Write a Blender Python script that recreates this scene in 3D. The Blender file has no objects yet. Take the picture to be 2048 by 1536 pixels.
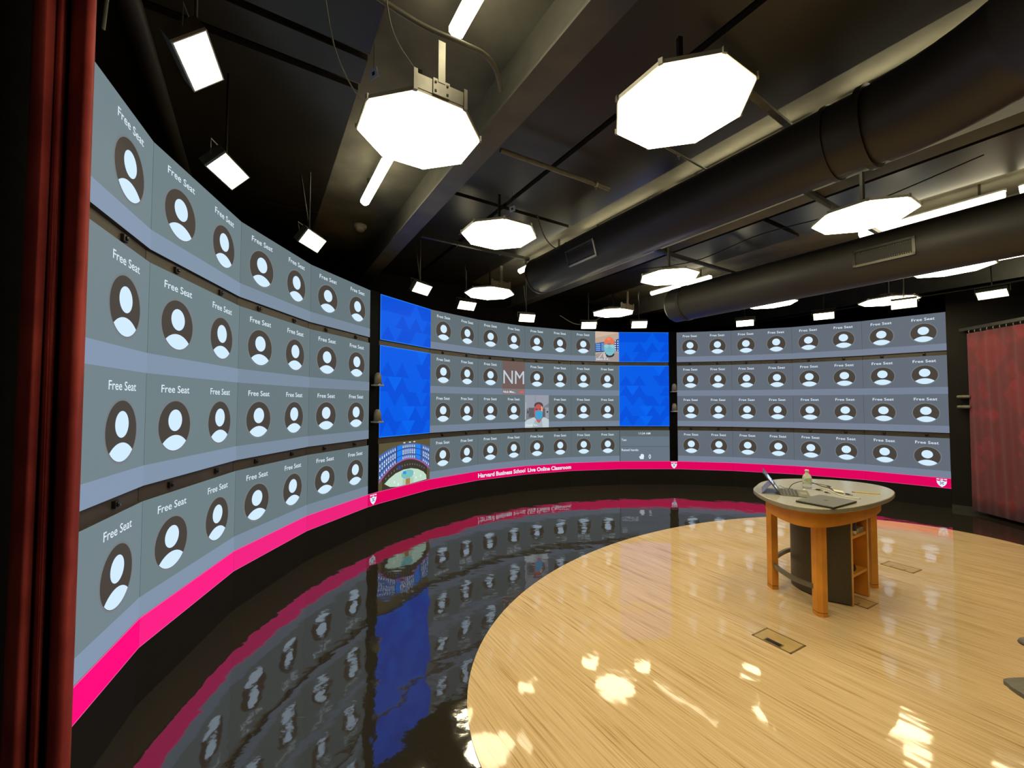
import bpy, bmesh, math, random
from math import sin, cos, pi, radians, atan2, hypot, sqrt
from mathutils import Vector, Matrix
random.seed(4)
C = bpy.context.scene.collection
sc = bpy.context.scene

# ------------------------------------------------------------------ view
sc.view_settings.view_transform = 'Standard'
sc.view_settings.look = 'None'
sc.view_settings.gamma = 1
sc.view_settings.exposure = 0.0
sc.view_settings.use_curve_mapping = False
EYE = 1.585
w = bpy.data.worlds.new('world'); sc.world = w
w.use_nodes = True
w.node_tree.nodes['Background'].inputs[0].default_value = (0.9, 0.85, 0.6, 1)
w.node_tree.nodes['Background'].inputs[1].default_value = 0.0

cd = bpy.data.cameras.new('camera'); cam = bpy.data.objects.new('camera', cd); C.objects.link(cam)
cd.sensor_width = 36; cd.lens = 36 * 823.34 / 2048; cd.shift_y = 12.155 / 2048
cd.clip_start = 0.02; cd.clip_end = 60
cam.location = (0, 0, EYE)
cam.rotation_euler = (Matrix.Rotation(pi / 2 + 0.0334, 4, 'X') @ Matrix.Rotation(0.00132, 4, 'Z')).to_euler()
sc.camera = cam

# ------------------------------------------------------------------ colour / materials
def s2l(c):
    return tuple((x / 255 / 12.92 if x / 255 <= .04045 else ((x / 255 + .055) / 1.055) ** 2.4) for x in c)
MATS = {}
def mat(name, base=(.5, .5, .5), rough=.5, metal=0., spec=.5, emit=None, estr=1., bump=None, coat=0., trans=0., ior=1.5, var=0., vscale=8., sheen=0.):
    """procedural principled material with optional noise variation and bump"""
    if name in MATS: return MATS[name]
    m = bpy.data.materials.new(name); m.use_nodes = True
    nt = m.node_tree; b = nt.nodes['Principled BSDF']
    b.inputs['Base Color'].default_value = (*base, 1)
    b.inputs['Roughness'].default_value = rough
    b.inputs['Metallic'].default_value = metal
    b.inputs['Specular IOR Level'].default_value = spec
    b.inputs['IOR'].default_value = ior
    b.inputs['Coat Weight'].default_value = coat
    b.inputs['Transmission Weight'].default_value = trans
    b.inputs['Sheen Weight'].default_value = sheen
    if emit is not None:
        b.inputs['Emission Color'].default_value = (*emit, 1)
        b.inputs['Emission Strength'].default_value = estr
    if var > 0 or bump:
        tc = nt.nodes.new('ShaderNodeTexCoord')
        n = nt.nodes.new('ShaderNodeTexNoise'); n.inputs['Scale'].default_value = vscale; n.inputs['Detail'].default_value = 4
        nt.links.new(tc.outputs['Object'], n.inputs['Vector'])
        if var > 0:
            r = nt.nodes.new('ShaderNodeValToRGB')
            r.color_ramp.elements[0].position = .3; r.color_ramp.elements[1].position = .7
            r.color_ramp.elements[0].color = tuple(x * (1 - var) for x in base) + (1,)
            r.color_ramp.elements[1].color = tuple(min(1, x * (1 + var)) for x in base) + (1,)
            nt.links.new(n.outputs['Fac'], r.inputs['Fac']); nt.links.new(r.outputs['Color'], b.inputs['Base Color'])
        if bump:
            bp = nt.nodes.new('ShaderNodeBump'); bp.inputs['Strength'].default_value = bump; bp.inputs['Distance'].default_value = .01
            nt.links.new(n.outputs['Fac'], bp.inputs['Height']); nt.links.new(bp.outputs['Normal'], b.inputs['Normal'])
    MATS[name] = m
    return m
def px(name, rgb, k=1.0):
    """a colour shown by the LED screens (they give off their own light)"""
    e = tuple(c * k for c in s2l(rgb))
    return mat('led_' + name, (.002, .002, .0022), .6, emit=e, estr=1.0, spec=.06)

BLACKPAINT = mat('black_paint', (.010, .0085, .006), .65, var=.25, vscale=3, bump=.15, spec=.2)
STEEL = mat('painted_steel_beam', (.14, .134, .112), .5, var=.15, vscale=5)
SLAB = mat('painted_plaster_deck', (.20, .19, .15), .85, var=.3, vscale=2.2, bump=.25, spec=.2)
PANEL = mat('ceiling_board', (.046, .041, .030), .30, var=.15, vscale=2, bump=.04)
DUCT = mat('duct_black', (.034, .029, .020), .5, var=.2, vscale=2, bump=.1)
CONDUIT = mat('conduit_paint', (.16, .15, .11), .45, var=.15, vscale=12)
METAL = mat('fixture_metal', (.42, .40, .34), .35, metal=.5, var=.1, vscale=20)
DARKMETAL = mat('dark_metal', (.06, .057, .045), .4, metal=.5, var=.2, vscale=20)
BLACKPLASTIC = mat('black_plastic', (.012, .011, .010), .35, var=.2, vscale=30)
CABLE = mat('cable_black', (.018, .017, .014), .5, var=.2, vscale=30)
CABLEGREY = mat('cable_grey', (.25, .24, .18), .5, var=.1, vscale=30)
WHITEPLASTIC = mat('white_plastic', (.75, .73, .62), .4, var=.05, vscale=20)
HOUSING = mat('screen_housing', (.055, .046, .036), .5, var=.15, vscale=6)
PILLARM = mat('pillar_black', (.002, .002, .002), .7, spec=.08, var=.2, vscale=10)
DRAPEBLACK = mat('black_drape', (.003, .003, .003), .95, spec=.05, var=.3, vscale=20, bump=.2)
LAMP = (1.0, .87, .55)
LAMPM = mat('soft_light_face', (.8, .8, .75), .5, emit=LAMP, estr=16.0)
LAMPR = mat('panel_light_face', (.8, .8, .75), .5, emit=LAMP, estr=16.0)
TUBEM = mat('tube_light_lens', (.8, .8, .75), .5, emit=(1.0, .90, .60), estr=10.0)

# ------------------------------------------------------------------ mesh helpers
class MB:
    """collects faces with materials; build() links them as ONE mesh object"""
    def __init__(s): s.v = []; s.f = []; s.m = []; s.mats = []; s.smooth = []
    def mi(s, m):
        if m not in s.mats: s.mats.append(m)
        return s.mats.index(m)
    def add(s, vs, fs, m, M=None, smooth=False):
        o = len(s.v); s.v += [tuple(M @ Vector(p)) if M is not None else tuple(p) for p in vs]
        k = s.mi(m)
        for f in fs: s.f.append(tuple(i + o for i in f)); s.m.append(k); s.smooth.append(smooth)
    def box(s, x0, x1, y0, y1, z0, z1, m, M=None, bev=0.):
        if bev > 0:
            bm = bmesh.new(); bmesh.ops.create_cube(bm, size=1)
            for v in bm.verts: v.co = Vector(((x0 + x1) / 2 + v.co.x * (x1 - x0), (y0 + y1) / 2 + v.co.y * (y1 - y0), (z0 + z1) / 2 + v.co.z * (z1 - z0)))
            bmesh.ops.bevel(bm, geom=list(bm.edges), offset=bev, segments=2, affect='EDGES', profile=.5)
            bm.verts.index_update()
            s.add([v.co.copy() for v in bm.verts], [[v.index for v in f.verts] for f in bm.faces], m, M); bm.free(); return
        s.add([(x0, y0, z0), (x1, y0, z0), (x1, y1, z0), (x0, y1, z0), (x0, y0, z1), (x1, y0, z1), (x1, y1, z1), (x0, y1, z1)],
              [(0, 3, 2, 1), (4, 5, 6, 7), (0, 1, 5, 4), (1, 2, 6, 5), (2, 3, 7, 6), (3, 0, 4, 7)], m, M)
    def prism(s, pts, z0, z1, m, M=None, mtop=None, smooth=False):
        n = len(pts); vs = [(x, y, z0) for x, y in pts] + [(x, y, z1) for x, y in pts]
        area = sum(pts[i][0] * pts[(i + 1) % n][1] - pts[(i + 1) % n][0] * pts[i][1] for i in range(n))
        if area > 0:
            s.add(vs, [tuple(range(n - 1, -1, -1))], m, M); s.add(vs, [tuple(range(n, 2 * n))], mtop or m, M)
            s.add(vs, [(i, (i + 1) % n, n + (i + 1) % n, n + i) for i in range(n)], m, M, smooth)
        else:
            s.prism(pts[::-1], z0, z1, m, M, mtop, smooth)
    def lathe(s, prof, m, M=None, seg=24, smooth=True):
        n = len(prof); vs = []
        for k in range(seg):
            a = 2 * pi * k / seg; vs += [(r * cos(a), r * sin(a), z) for r, z in prof]
        fs = [(k * n + i, ((k + 1) % seg) * n + i, ((k + 1) % seg) * n + i + 1, k * n + i + 1) for k in range(seg) for i in range(n - 1)]
        s.add(vs, fs, m, M, smooth)
        if prof[0][0] > 1e-5: s.add(vs, [tuple(k * n for k in range(seg))][::1], m, M)
        if prof[-1][0] > 1e-5: s.add(vs, [tuple(k * n + n - 1 for k in range(seg))], m, M)
    def tube(s, path, r, m, seg=10, cap=True, smooth=True, sq=None):
        """round (or rectangular: sq=(w,h)) sweep along a 3-D path; r may be a list"""
        P = [Vector(p) for p in path]; n = len(P); rs = r if isinstance(r, (list, tuple)) else [r] * n
        T = [(P[min(i + 1, n - 1)] - P[max(i - 1, 0)]).normalized() for i in range(n)]
        up = Vector((0, 0, 1)) if abs(T[0].z) < .95 else Vector((1, 0, 0))
        N = (up - T[0] * up.dot(T[0])).normalized(); vs = []
        for i in range(n):
            N = (N - T[i] * N.dot(T[i])).normalized(); B = T[i].cross(N)
            if sq:
                for a, b in ((1, 1), (-1, 1), (-1, -1), (1, -1)): vs.append(P[i] + B * a * sq[0] / 2 + N * b * sq[1] / 2)
            else:
                for k in range(seg):
                    a = 2 * pi * k / seg; vs.append(P[i] + (B * cos(a) + N * sin(a)) * rs[i])
        q = 4 if sq else seg
        s.add(vs, [(i * q + k, i * q + (k + 1) % q, (i + 1) * q + (k + 1) % q, (i + 1) * q + k) for i in range(n - 1) for k in range(q)], m, None, smooth and not sq)
        if cap: s.add(vs, [tuple(range(q - 1, -1, -1)), tuple((n - 1) * q + k for k in range(q))], m)
    def build(s, name, parent=None, fix=True):
        me = bpy.data.meshes.new(name); me.from_pydata([tuple(v) for v in s.v], [], s.f)
        for m in s.mats: me.materials.append(m)
        for p, k, sm in zip(me.polygons, s.m, s.smooth): p.material_index = k; p.use_smooth = sm
        if fix:
            bm = bmesh.new(); bm.from_mesh(me); bmesh.ops.recalc_face_normals(bm, faces=bm.faces); bm.to_mesh(me); bm.free()
        me.update()
        o = bpy.data.objects.new(name, me); C.objects.link(o)
        if parent is not None: o.parent = parent
        return o

def tag(o, label=None, cat=None, group=None, kind=None):
    if label: o['label'] = label
    if cat: o['category'] = cat
    if group: o['group'] = group
    if kind: o['kind'] = kind
    return o
def thing(name, label, cat, loc=(0, 0, 0), rz=0., group=None):
    o = bpy.data.objects.new(name, None); C.objects.link(o); o.location = loc; o.rotation_euler = (0, 0, rz)
    o.empty_display_size = .1
    return tag(o, label, cat, group)
def struct(mb, name, label=None):
    return tag(mb.build(name), label, None, None, 'structure')
def copy_tree(o, parent=None):
    c = o.copy(); C.objects.link(c)
    if parent is not None: c.parent = parent
    for ch in list(o.children): copy_tree(ch, c)
    return c
def catmull(P, n=8, closed=False):
    P = [Vector(p) for p in P]; out = []; L = len(P)
    R = range(L) if closed else range(L - 1)
    for i in R:
        g = (lambda k: P[k % L]) if closed else (lambda k: P[max(0, min(L - 1, k))])
        a, b, c, d = g(i - 1), g(i), g(i + 1), g(i + 2)
        for k in range(n):
            t = k / n
            out.append(.5 * ((2 * b) + (c - a) * t + (2 * a - 5 * b + 4 * c - d) * t * t + (3 * b - a - 3 * c + d) * t ** 3))
    if not closed: out.append(P[-1])
    return out
def bend(P, n=8): return [tuple(v) for v in catmull(P, n)]

# text -> triangulated 2-D mesh, cached
_TX = {}
def text2d(s, bold=0.):
    if (s, bold) in _TX: return _TX[(s, bold)]
    cu = bpy.data.curves.new('t', 'FONT'); cu.body = s; cu.resolution_u = 3; cu.offset = bold
    ob = bpy.data.objects.new('t', cu); C.objects.link(ob)
    me = bpy.data.meshes.new_from_object(ob.evaluated_get(bpy.context.evaluated_depsgraph_get()))
    vs = [(v.co.x, v.co.y) for v in me.vertices]; fs = [tuple(p.vertices) for p in me.polygons]
    bpy.data.objects.remove(ob); bpy.data.curves.remove(cu); bpy.data.meshes.remove(me)
    x0 = min(v[0] for v in vs); x1 = max(v[0] for v in vs)
    _TX[(s, bold)] = ([(x - x0, y) for x, y in vs], fs, x1 - x0)
    return _TX[(s, bold)]

# ------------------------------------------------------------------ plan of the room
AL = radians(31.8); UX = Vector((-sin(AL), cos(AL), 0)); VX = Vector((cos(AL), sin(AL), 0))
def uv(v, u, z=0.): return VX * v + UX * u + Vector((0, 0, z))
ROT = Matrix(((VX.x, UX.x, 0, 0), (VX.y, UX.y, 0, 0), (0, 0, 1, 0), (0, 0, 0, 1)))   # (v,u,z) -> world
CC = Vector((2.776, 3.323, 0))
VV = {'L1': (-1.962, 2.206), 'L2': (-2.132, 3.196), 'L3': (-2.069, 4.193), 'L4': (-1.79, 5.156), 'C0': (-1.715, 5.326), 'C1': (-1.233, 6.203),
      'C2': (-0.574, 6.954), 'C3': (0.235, 7.537), 'C4': (1.145, 7.95), 'C5': (2.126, 8.167), 'C6': (3.128, 8.193), 'R0': (3.287, 8.19),
      'R1': (4.267, 7.979), 'R2': (5.19, 7.602), 'R3': (6.015, 7.044), 'R4': (6.7, 6.321)}
VV['L0'] = (-1.962 + .375, 2.206 - .927)
ZT, ZP, ZB = 3.0145, .456, .30
S1T, S1B, S2T, S2B = 2.42, 2.348, 1.147, 1.065
ZCEIL = EYE + 2.40; ZPAN = EYE + 2.30; ZBEAM = EYE + 2.0; ZTUBE = EYE + 2.2

# ------------------------------------------------------------------ setting
VMIN, VMAX, UMIN, UMAX = -1.75, 11.6, -3.2, 7.3
# floor materials
def floor_black():
    m = bpy.data.materials.new('black_gloss_floor'); m.use_nodes = True; nt = m.node_tree; b = nt.nodes['Principled BSDF']
    b.inputs['Base Color'].default_value = (.028, .024, .017, 1); b.inputs['Roughness'].default_value = .045
    b.inputs['IOR'].default_value = 2.3
    tc = nt.nodes.new('ShaderNodeTexCoord')
    n = nt.nodes.new('ShaderNodeTexNoise'); n.inputs['Scale'].default_value = 3.6; n.inputs['Detail'].default_value = 2.5; n.inputs['Roughness'].default_value = .45
    nt.links.new(tc.outputs['Object'], n.inputs['Vector'])
    n2 = nt.nodes.new('ShaderNodeTexNoise'); n2.inputs['Scale'].default_value = 22; n2.inputs['Detail'].default_value = 2
    nt.links.new(tc.outputs['Object'], n2.inputs['Vector'])
    b1 = nt.nodes.new('ShaderNodeBump'); b1.inputs['Strength'].default_value = 1; b1.inputs['Distance'].default_value = .0034
    b2 = nt.nodes.new('ShaderNodeBump'); b2.inputs['Strength'].default_value = 1; b2.inputs['Distance'].default_value = .00022
    nt.links.new(n.outputs['Fac'], b1.inputs['Height']); nt.links.new(n2.outputs['Fac'], b2.inputs['Height'])
    nt.links.new(b1.outputs['Normal'], b2.inputs['Normal']); nt.links.new(b2.outputs['Normal'], b.inputs['Normal'])
    # thin light scratches
    mp = nt.nodes.new('ShaderNodeMapping'); mp.inputs['Rotation'].default_value = (0, 0, .5); mp.inputs['Scale'].default_value = (1.2, 22, 1)
    nt.links.new(tc.outputs['Object'], mp.inputs['Vector'])
    n3 = nt.nodes.new('ShaderNodeTexNoise'); n3.inputs['Scale'].default_value = 4; n3.inputs['Detail'].default_value = 6; n3.inputs['Distortion'].default_value = .8
    nt.links.new(mp.outputs['Vector'], n3.inputs['Vector'])
    r = nt.nodes.new('ShaderNodeValToRGB'); r.color_ramp.elements[0].position = .70; r.color_ramp.elements[1].position = .78
    r.color_ramp.elements[0].color = (.028, .024, .017, 1); r.color_ramp.elements[1].color = (.10, .095, .075, 1)
    nt.links.new(n3.outputs['Fac'], r.inputs['Fac']); nt.links.new(r.outputs['Color'], b.inputs['Base Color'])
    return m
def floor_wood():
    m = bpy.data.materials.new('light_wood_floor'); m.use_nodes = True; nt = m.node_tree; b = nt.nodes['Principled BSDF']
    b.inputs['Roughness'].default_value = .048; b.inputs['IOR'].default_value = 1.44
    tc = nt.nodes.new('ShaderNodeTexCoord')
    mp = nt.nodes.new('ShaderNodeMapping'); mp.inputs['Rotation'].default_value = (0, 0, -AL)
    nt.links.new(tc.outputs['Object'], mp.inputs['Vector'])
    def noise(sx, sy, detail, rough=.5):
        q = nt.nodes.new('ShaderNodeMapping'); q.inputs['Scale'].default_value = (sx, sy, 1); nt.links.new(mp.outputs['Vector'], q.inputs['Vector'])
        n = nt.nodes.new('ShaderNodeTexNoise'); n.inputs['Scale'].default_value = 1; n.inputs['Detail'].default_value = detail; n.inputs['Roughness'].default_value = rough
        nt.links.new(q.outputs['Vector'], n.inputs['Vector']); return n
    a = noise(70, 1.6, 3, .6); c = noise(9, .5, 2); d = noise(190, 5, 2)
    mx = nt.nodes.new('ShaderNodeMath'); mx.operation = 'MULTIPLY'; mx.inputs[1].default_value = .62; nt.links.new(a.outputs['Fac'], mx.inputs[0])
    my = nt.nodes.new('ShaderNodeMath'); my.operation = 'MULTIPLY_ADD'; my.inputs[1].default_value = .14; nt.links.new(c.outputs['Fac'], my.inputs[0]); nt.links.new(mx.outputs[0], my.inputs[2])
    mz = nt.nodes.new('ShaderNodeMath'); mz.operation = 'MULTIPLY_ADD'; mz.inputs[1].default_value = .24; nt.links.new(d.outputs['Fac'], mz.inputs[0]); nt.links.new(my.outputs[0], mz.inputs[2])
    r = nt.nodes.new('ShaderNodeValToRGB'); e = r.color_ramp.elements
    e[0].position = .36; e[0].color = (.43, .265, .105, 1); e[1].position = .60; e[1].color = (.79, .58, .33, 1)
    k = e.new(.46); k.color = (.69, .48, .24, 1)
    nt.links.new(mz.outputs[0], r.inputs['Fac'])
    # strip joints: thin darker lines every 9 cm
    sep = nt.nodes.new('ShaderNodeSeparateXYZ'); nt.links.new(mp.outputs['Vector'], sep.inputs[0])
    f1 = nt.nodes.new('ShaderNodeMath'); f1.operation = 'MULTIPLY'; f1.inputs[1].default_value = 1 / .092; nt.links.new(sep.outputs[0], f1.inputs[0])
    f2 = nt.nodes.new('ShaderNodeMath'); f2.operation = 'FRACT'; nt.links.new(f1.outputs[0], f2.inputs[0])
    f3 = nt.nodes.new('ShaderNodeMath'); f3.operation = 'LESS_THAN'; f3.inputs[1].default_value = .022; nt.links.new(f2.outputs[0], f3.inputs[0])
    f4 = nt.nodes.new('ShaderNodeMath'); f4.operation = 'MULTIPLY'; f4.inputs[1].default_value = .3; nt.links.new(f3.outputs[0], f4.inputs[0])
    mix = nt.nodes.new('ShaderNodeMixRGB'); nt.links.new(f4.outputs[0], mix.inputs[0]); nt.links.new(r.outputs['Color'], mix.inputs[1]); mix.inputs[2].default_value = (.25, .14, .04, 1)
    nt.links.new(mix.outputs[0], b.inputs['Base Color'])
    w1 = noise(6, 3, 2); b1 = nt.nodes.new('ShaderNodeBump'); b1.inputs['Strength'].default_value = 1; b1.inputs['Distance'].default_value = .0016; nt.links.new(w1.outputs['Fac'], b1.inputs['Height'])
    b2 = nt.nodes.new('ShaderNodeBump'); b2.inputs['Strength'].default_value = 1; b2.inputs['Distance'].default_value = .00005; nt.links.new(a.outputs['Fac'], b2.inputs['Height'])
    nt.links.new(b1.outputs['Normal'], b2.inputs['Normal']); nt.links.new(b2.outputs['Normal'], b.inputs['Normal'])
    return m
mb = MB(); mb.box(VMIN - .1, VMAX + .1, UMIN - .1, UMAX + .1, -.12, 0, floor_black(), ROT); struct(mb, 'floor', 'glossy black studio floor')
ELC = (2.757, 3.466)
mb = MB(); N = 160
mb.prism([tuple((Vector((*ELC, 0)) + VX * 3.317 * cos(2 * pi * k / N) + UX * 1.954 * sin(2 * pi * k / N)).xy) for k in range(N)], 0.0, .004, floor_wood())
o = struct(mb, 'floor_wood', 'oval inlay of light wood in the black floor')
for nm, a in (('ceiling', (VMIN - .1, VMAX + .1, UMIN - .1, UMAX + .1, ZCEIL, ZCEIL + .1)),):
    mb = MB(); mb.box(*a, SLAB, ROT); struct(mb, nm)
for nm, a in (('wall_left', (VMIN - .1, VMIN, UMIN, UMAX, 0, ZCEIL)), ('wall_right', (VMAX, VMAX + .1, UMIN, UMAX, 0, ZCEIL)),
              ('wall_back', (VMIN - .1, VMAX + .1, UMAX, UMAX + .1, 0, ZCEIL)), ('wall_front', (VMIN - .1, VMAX + .1, UMIN - .1, UMIN, 0, ZCEIL))):
    mb = MB(); mb.box(*a, BLACKPAINT, ROT); struct(mb, nm)

# ---- steel beams (I sections) running across the room
for k, (v, txt) in enumerate(((1.47, 'dark painted steel ceiling beam at the left, its side face lit by tube lights'),
                              (4.51, 'dark steel ceiling beam running behind the big round duct'),
                              (7.30, 'dark steel ceiling beam beyond the second duct, over the right screens'),
                              (10.25, 'farthest steel ceiling beam with a pale lit side, near the right wall'))):
    t = thing('steel_beam', txt, 'beam', uv(v, 0, ZBEAM), -0.0, 'steel ceiling beams')
    m1 = MB(); M = ROT
    m1.box(-.10, .10, UMIN, UMAX, 0, .018, STEEL, M); m1.build('bottom_flange', t)
    m1 = MB(); m1.box(-.008, .008, UMIN, UMAX, .018, .40, STEEL, M); m1.build('web', t)
# ---- dark ceiling boards in the bays
def board(v0, v1, u0, u1, lab):
    m1 = MB(); m1.box(v0, v1, u0, u1, ZPAN, ZPAN + .045, PANEL, ROT); o = m1.build('ceiling_panel')
    tag(o, lab, 'ceiling panel', 'dark boards hung under the ceiling')
board(-1.70, .59, 3.10, 5.35, 'dark ceiling board above the left screens, between the first two tube lights')
board(-1.70, .59, 2.80, 3.03, 'narrow dark ceiling board strip near the left tube lights')
board(-1.70, .59, -1.0, 2.74, 'dark ceiling board nearest overhead at the upper left')
board(-1.70, .59, 5.41, 7.25, 'dark ceiling board at the far left end above the corner of the screens')
for (a, b), nm in (((1.64, 2.37), 'left-hand'), ((2.43, 3.42), 'right-hand')):
    board(a, b, -1.0, 4.05, f'dark ceiling board beside the first beam, {nm} near one of its bay')
    board(a, b, 4.12, 7.25, f'glossy dark ceiling board beside the first beam, {nm} far one of its bay')
for (a, b), nm in (((4.70, 5.30), 'left-hand'), ((5.36, 6.30), 'right-hand')):
    board(a, b, -1.5, 2.6, f'dark ceiling board between the two ducts, {nm} near one')
    board(a, b, 2.67, 7.25, f'dark ceiling board between the two ducts, {nm} far one')
for (a, b), nm in (((7.5, 8.2), 'left-hand'), ((8.26, 9.05), 'right-hand')):
    board(a, b, -1.5, 6.0, f'dark ceiling board over the right screens, {nm} one of its bay')

# ------------------------------------------------------------------ fluorescent tube fixtures
def tube_light(v, u0, u1, lab, dz=0.):
    t = thing('tube_light', lab, 'light', uv(v, (u0 + u1) / 2, ZTUBE + dz), 0, 'linear tube lights')
    h = (u1 - u0) / 2
    m1 = MB(); m1.box(-.030, .030, -h, h, .046, .07, METAL, ROT); m1.build('fixture_body', t)
    m1 = MB(); pts = [(-.034, .046), (-.044, .034), (-.044, .004)] + [(-.042 + .084 * k / 8, .004 - .026 * sin(pi * k / 8)) for k in range(1, 8)] + [(.044, .004), (.044, .034), (.034, .046)]
    n = len(pts); vs = [(x, -h + .01, z) for x, z in pts] + [(x, h - .01, z) for x, z in pts]
    m1.add(vs, [(i, i + 1, n + i + 1, n + i) for i in range(n - 1)], TUBEM, ROT, True)
    m1.add(vs, [tuple(range(n)), tuple(range(2 * n - 1, n - 1, -1))], TUBEM, ROT)
    m1.build('lens', t)
    for s in (-1, 1):
        m1 = MB(); m1.box(-.012, .012, s * h * .7 - .01, s * h * .7 + .01, .07, ZCEIL - ZTUBE - dz - .001, CONDUIT, ROT); m1.build('hanger', t)
tube_light(.97, .98, 2.22, 'tube light at the top edge above the left beam, cut by the frame')
tube_light(.97, 3.42, 4.66, 'tube light partly hidden behind the first octagonal light')
tube_light(3.71, 4.50, 5.74, 'tube light peeking out past the left end of the big duct')
tube_light(3.84, 3.0, 4.2, 'tube light hidden above the big duct, third nearest', .06)
tube_light(3.84, 1.55, 2.75, 'tube light hidden above the big duct, second nearest', .06)
tube_light(3.84, .1, 1.3, 'tube light hidden above the big duct, nearest of its row', .06)
tube_light(6.70, 4.22, 5.50, 'tube light beside the octagonal light at the end of the second duct')
tube_light(6.66, .88, 2.13, 'long tube light right of the octagonal light over the right side, left piece')
tube_light(6.66, -.45, .80, 'tube light continuing toward the right edge past the clamp')
tube_light(9.52, .10, 1.39, 'tube light at the right edge above the curtain')

# ------------------------------------------------------------------ ducts
def rings(path, r, m, seg=48): mbx = MB(); mbx.tube(path, r, m, seg); return mbx
# big duct
DZ = EYE + 1.855; dv = 3.46
t = thing('round_duct', 'big black round air duct crossing the ceiling with a grille near its left end', 'duct', uv(dv, 4.84, DZ))
def rel(p, t): return Vector(p) - t.location
P1 = uv(dv, 4.84, DZ); P2 = uv(dv, .95, DZ)
mb = MB(); mb.tube([P1 + UX * .03 - t.location, P1 - t.location, P2 - t.location], [.20, .25, .25], DUCT, 48); mb.build('duct_run', t)
mb = MB(); mb.tube([P1 - UX * .0 - t.location, P1 - UX * .04 - t.location], .257, DUCT, 48); mb.build('end_cap', t)
# gored elbow toward the viewer, larger drum
pe = []
for k in range(7):
    a = AL * (1 - k / 6.0); pe.append((a, k))
pos = P2.copy(); path = [pos - t.location]
for k in range(1, 7):
    a = AL * (1 - k / 6.0) ; d = Vector((sin(a), -cos(a), 0)); pos = pos + d * .11; path.append(pos - t.location)
mb = MB(); mb.tube(path, .262, DUCT, 48); mb.build('elbow', t)
mb = MB(); mb.tube([P2 + UX * .10 - t.location, P2 + UX * .06 - t.location], .272, DUCT, 48); mb.tube([P2 + UX * .3 - t.location, P2 + UX * .27 - t.location], .262, DUCT, 48); mb.build('joint_collar', t)
e = pos - t.location; d = Vector((0, -1, 0))
mb = MB(); mb.tube([e, e + d * .06, e + d * .08, e + d * 3.0], [.262, .262, .31, .31], DUCT, 48); mb.build('wide_duct_run', t)
def grille(parent, c, wv, hv, axis_u, tilt, nslat):
    """louvred grille set on the side of a duct: c centre, axis along u, normal tilted towards the viewer"""
    nrm = Vector((-cos(tilt) * VX.x, -cos(tilt) * VX.y, -sin(tilt))); up = Vector((sin(tilt) * -VX.x, sin(tilt) * -VX.y, cos(tilt)))
    M = Matrix(((axis_u.x, up.x, nrm.x, c.x), (axis_u.y, up.y, nrm.y, c.y), (axis_u.z, up.z, nrm.z, c.z), (0, 0, 0, 1)))
    m1 = MB()
    for a in ((-wv, wv, -hv, -hv + .022), (-wv, wv, hv - .022, hv), (-wv, -wv + .022, -hv, hv), (wv - .022, wv, -hv, hv)):
        m1.box(a[0], a[1], a[2], a[3], -.01, .014, (METAL if nslat > 26 else CONDUIT) if a[3] < 0 or a[0] < 0 and a[1] < 0 else DARKMETAL, M)  # brightness of the lit bottom and near-end bars put in as paler metal
    f = m1.build('grille_frame', parent)
    m1 = MB()
    for k in range(nslat):
        x = -wv + .03 + (2 * wv - .06) * (k + .5) / nslat
        m1.box(x - .0028, x + .0028, -hv + .02, hv - .02, -.004, .006, DARKMETAL, M)
    m1.box(-wv + .02, wv - .02, -hv + .02, hv - .02, -.016, -.012, BLACKPLASTIC, M)
    m1.build('louvres', parent)
tl = radians(18)
c = uv(dv, 3.67, DZ) + Vector((-cos(tl) * VX.x, -cos(tl) * VX.y, -sin(tl))) * .238 - t.location
m1 = MB()
grille(t, c, .25, .10, UX, tl, 30)
# second duct
DZ2 = EYE + 1.49; dv2 = 5.37
t = thing('round_duct', 'smaller-looking black round duct farther back on the right with a long grille', 'duct', uv(dv2, 3.96, DZ2))
mb = MB(); mb.tube([UX * .05, UX * .04, Vector((0, 0, 0)), -UX * 7.0], [.10, .22, .25, .25], DUCT, 48); mb.build('duct_run', t)
tl = radians(5)
c = -UX * (3.96 - 1.46) + Vector((-cos(tl) * VX.x, -cos(tl) * VX.y, -sin(tl))) * .240
grille(t, c, .235, .085, UX, tl, 26)
mb = MB()
mb.tube([-UX * .18, -UX * .22], .257, DUCT, 48); mb.build('joint_collar', t)
# third, small pipe on the left
t = thing('ceiling_pipe', 'thick dark pipe above the left screens near the red curtain', 'pipe', uv(-.64, 5.0, EYE + 2.2))
mb = MB(); mb.tube([Vector((0, 0, 0)), -UX * 7.5], .064, DUCT, 24); mb.build('pipe_run', t)
mb = MB(); mb.tube(bend([(0, 0, 0), tuple(UX * .12 + Vector((0, 0, -.02))), tuple(UX * .16 + Vector((0, 0, -.16))), tuple(UX * .16 + Vector((0, 0, -.5)))], 6), .068, DUCT, 24); mb.build('pipe_elbow', t)

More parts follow.
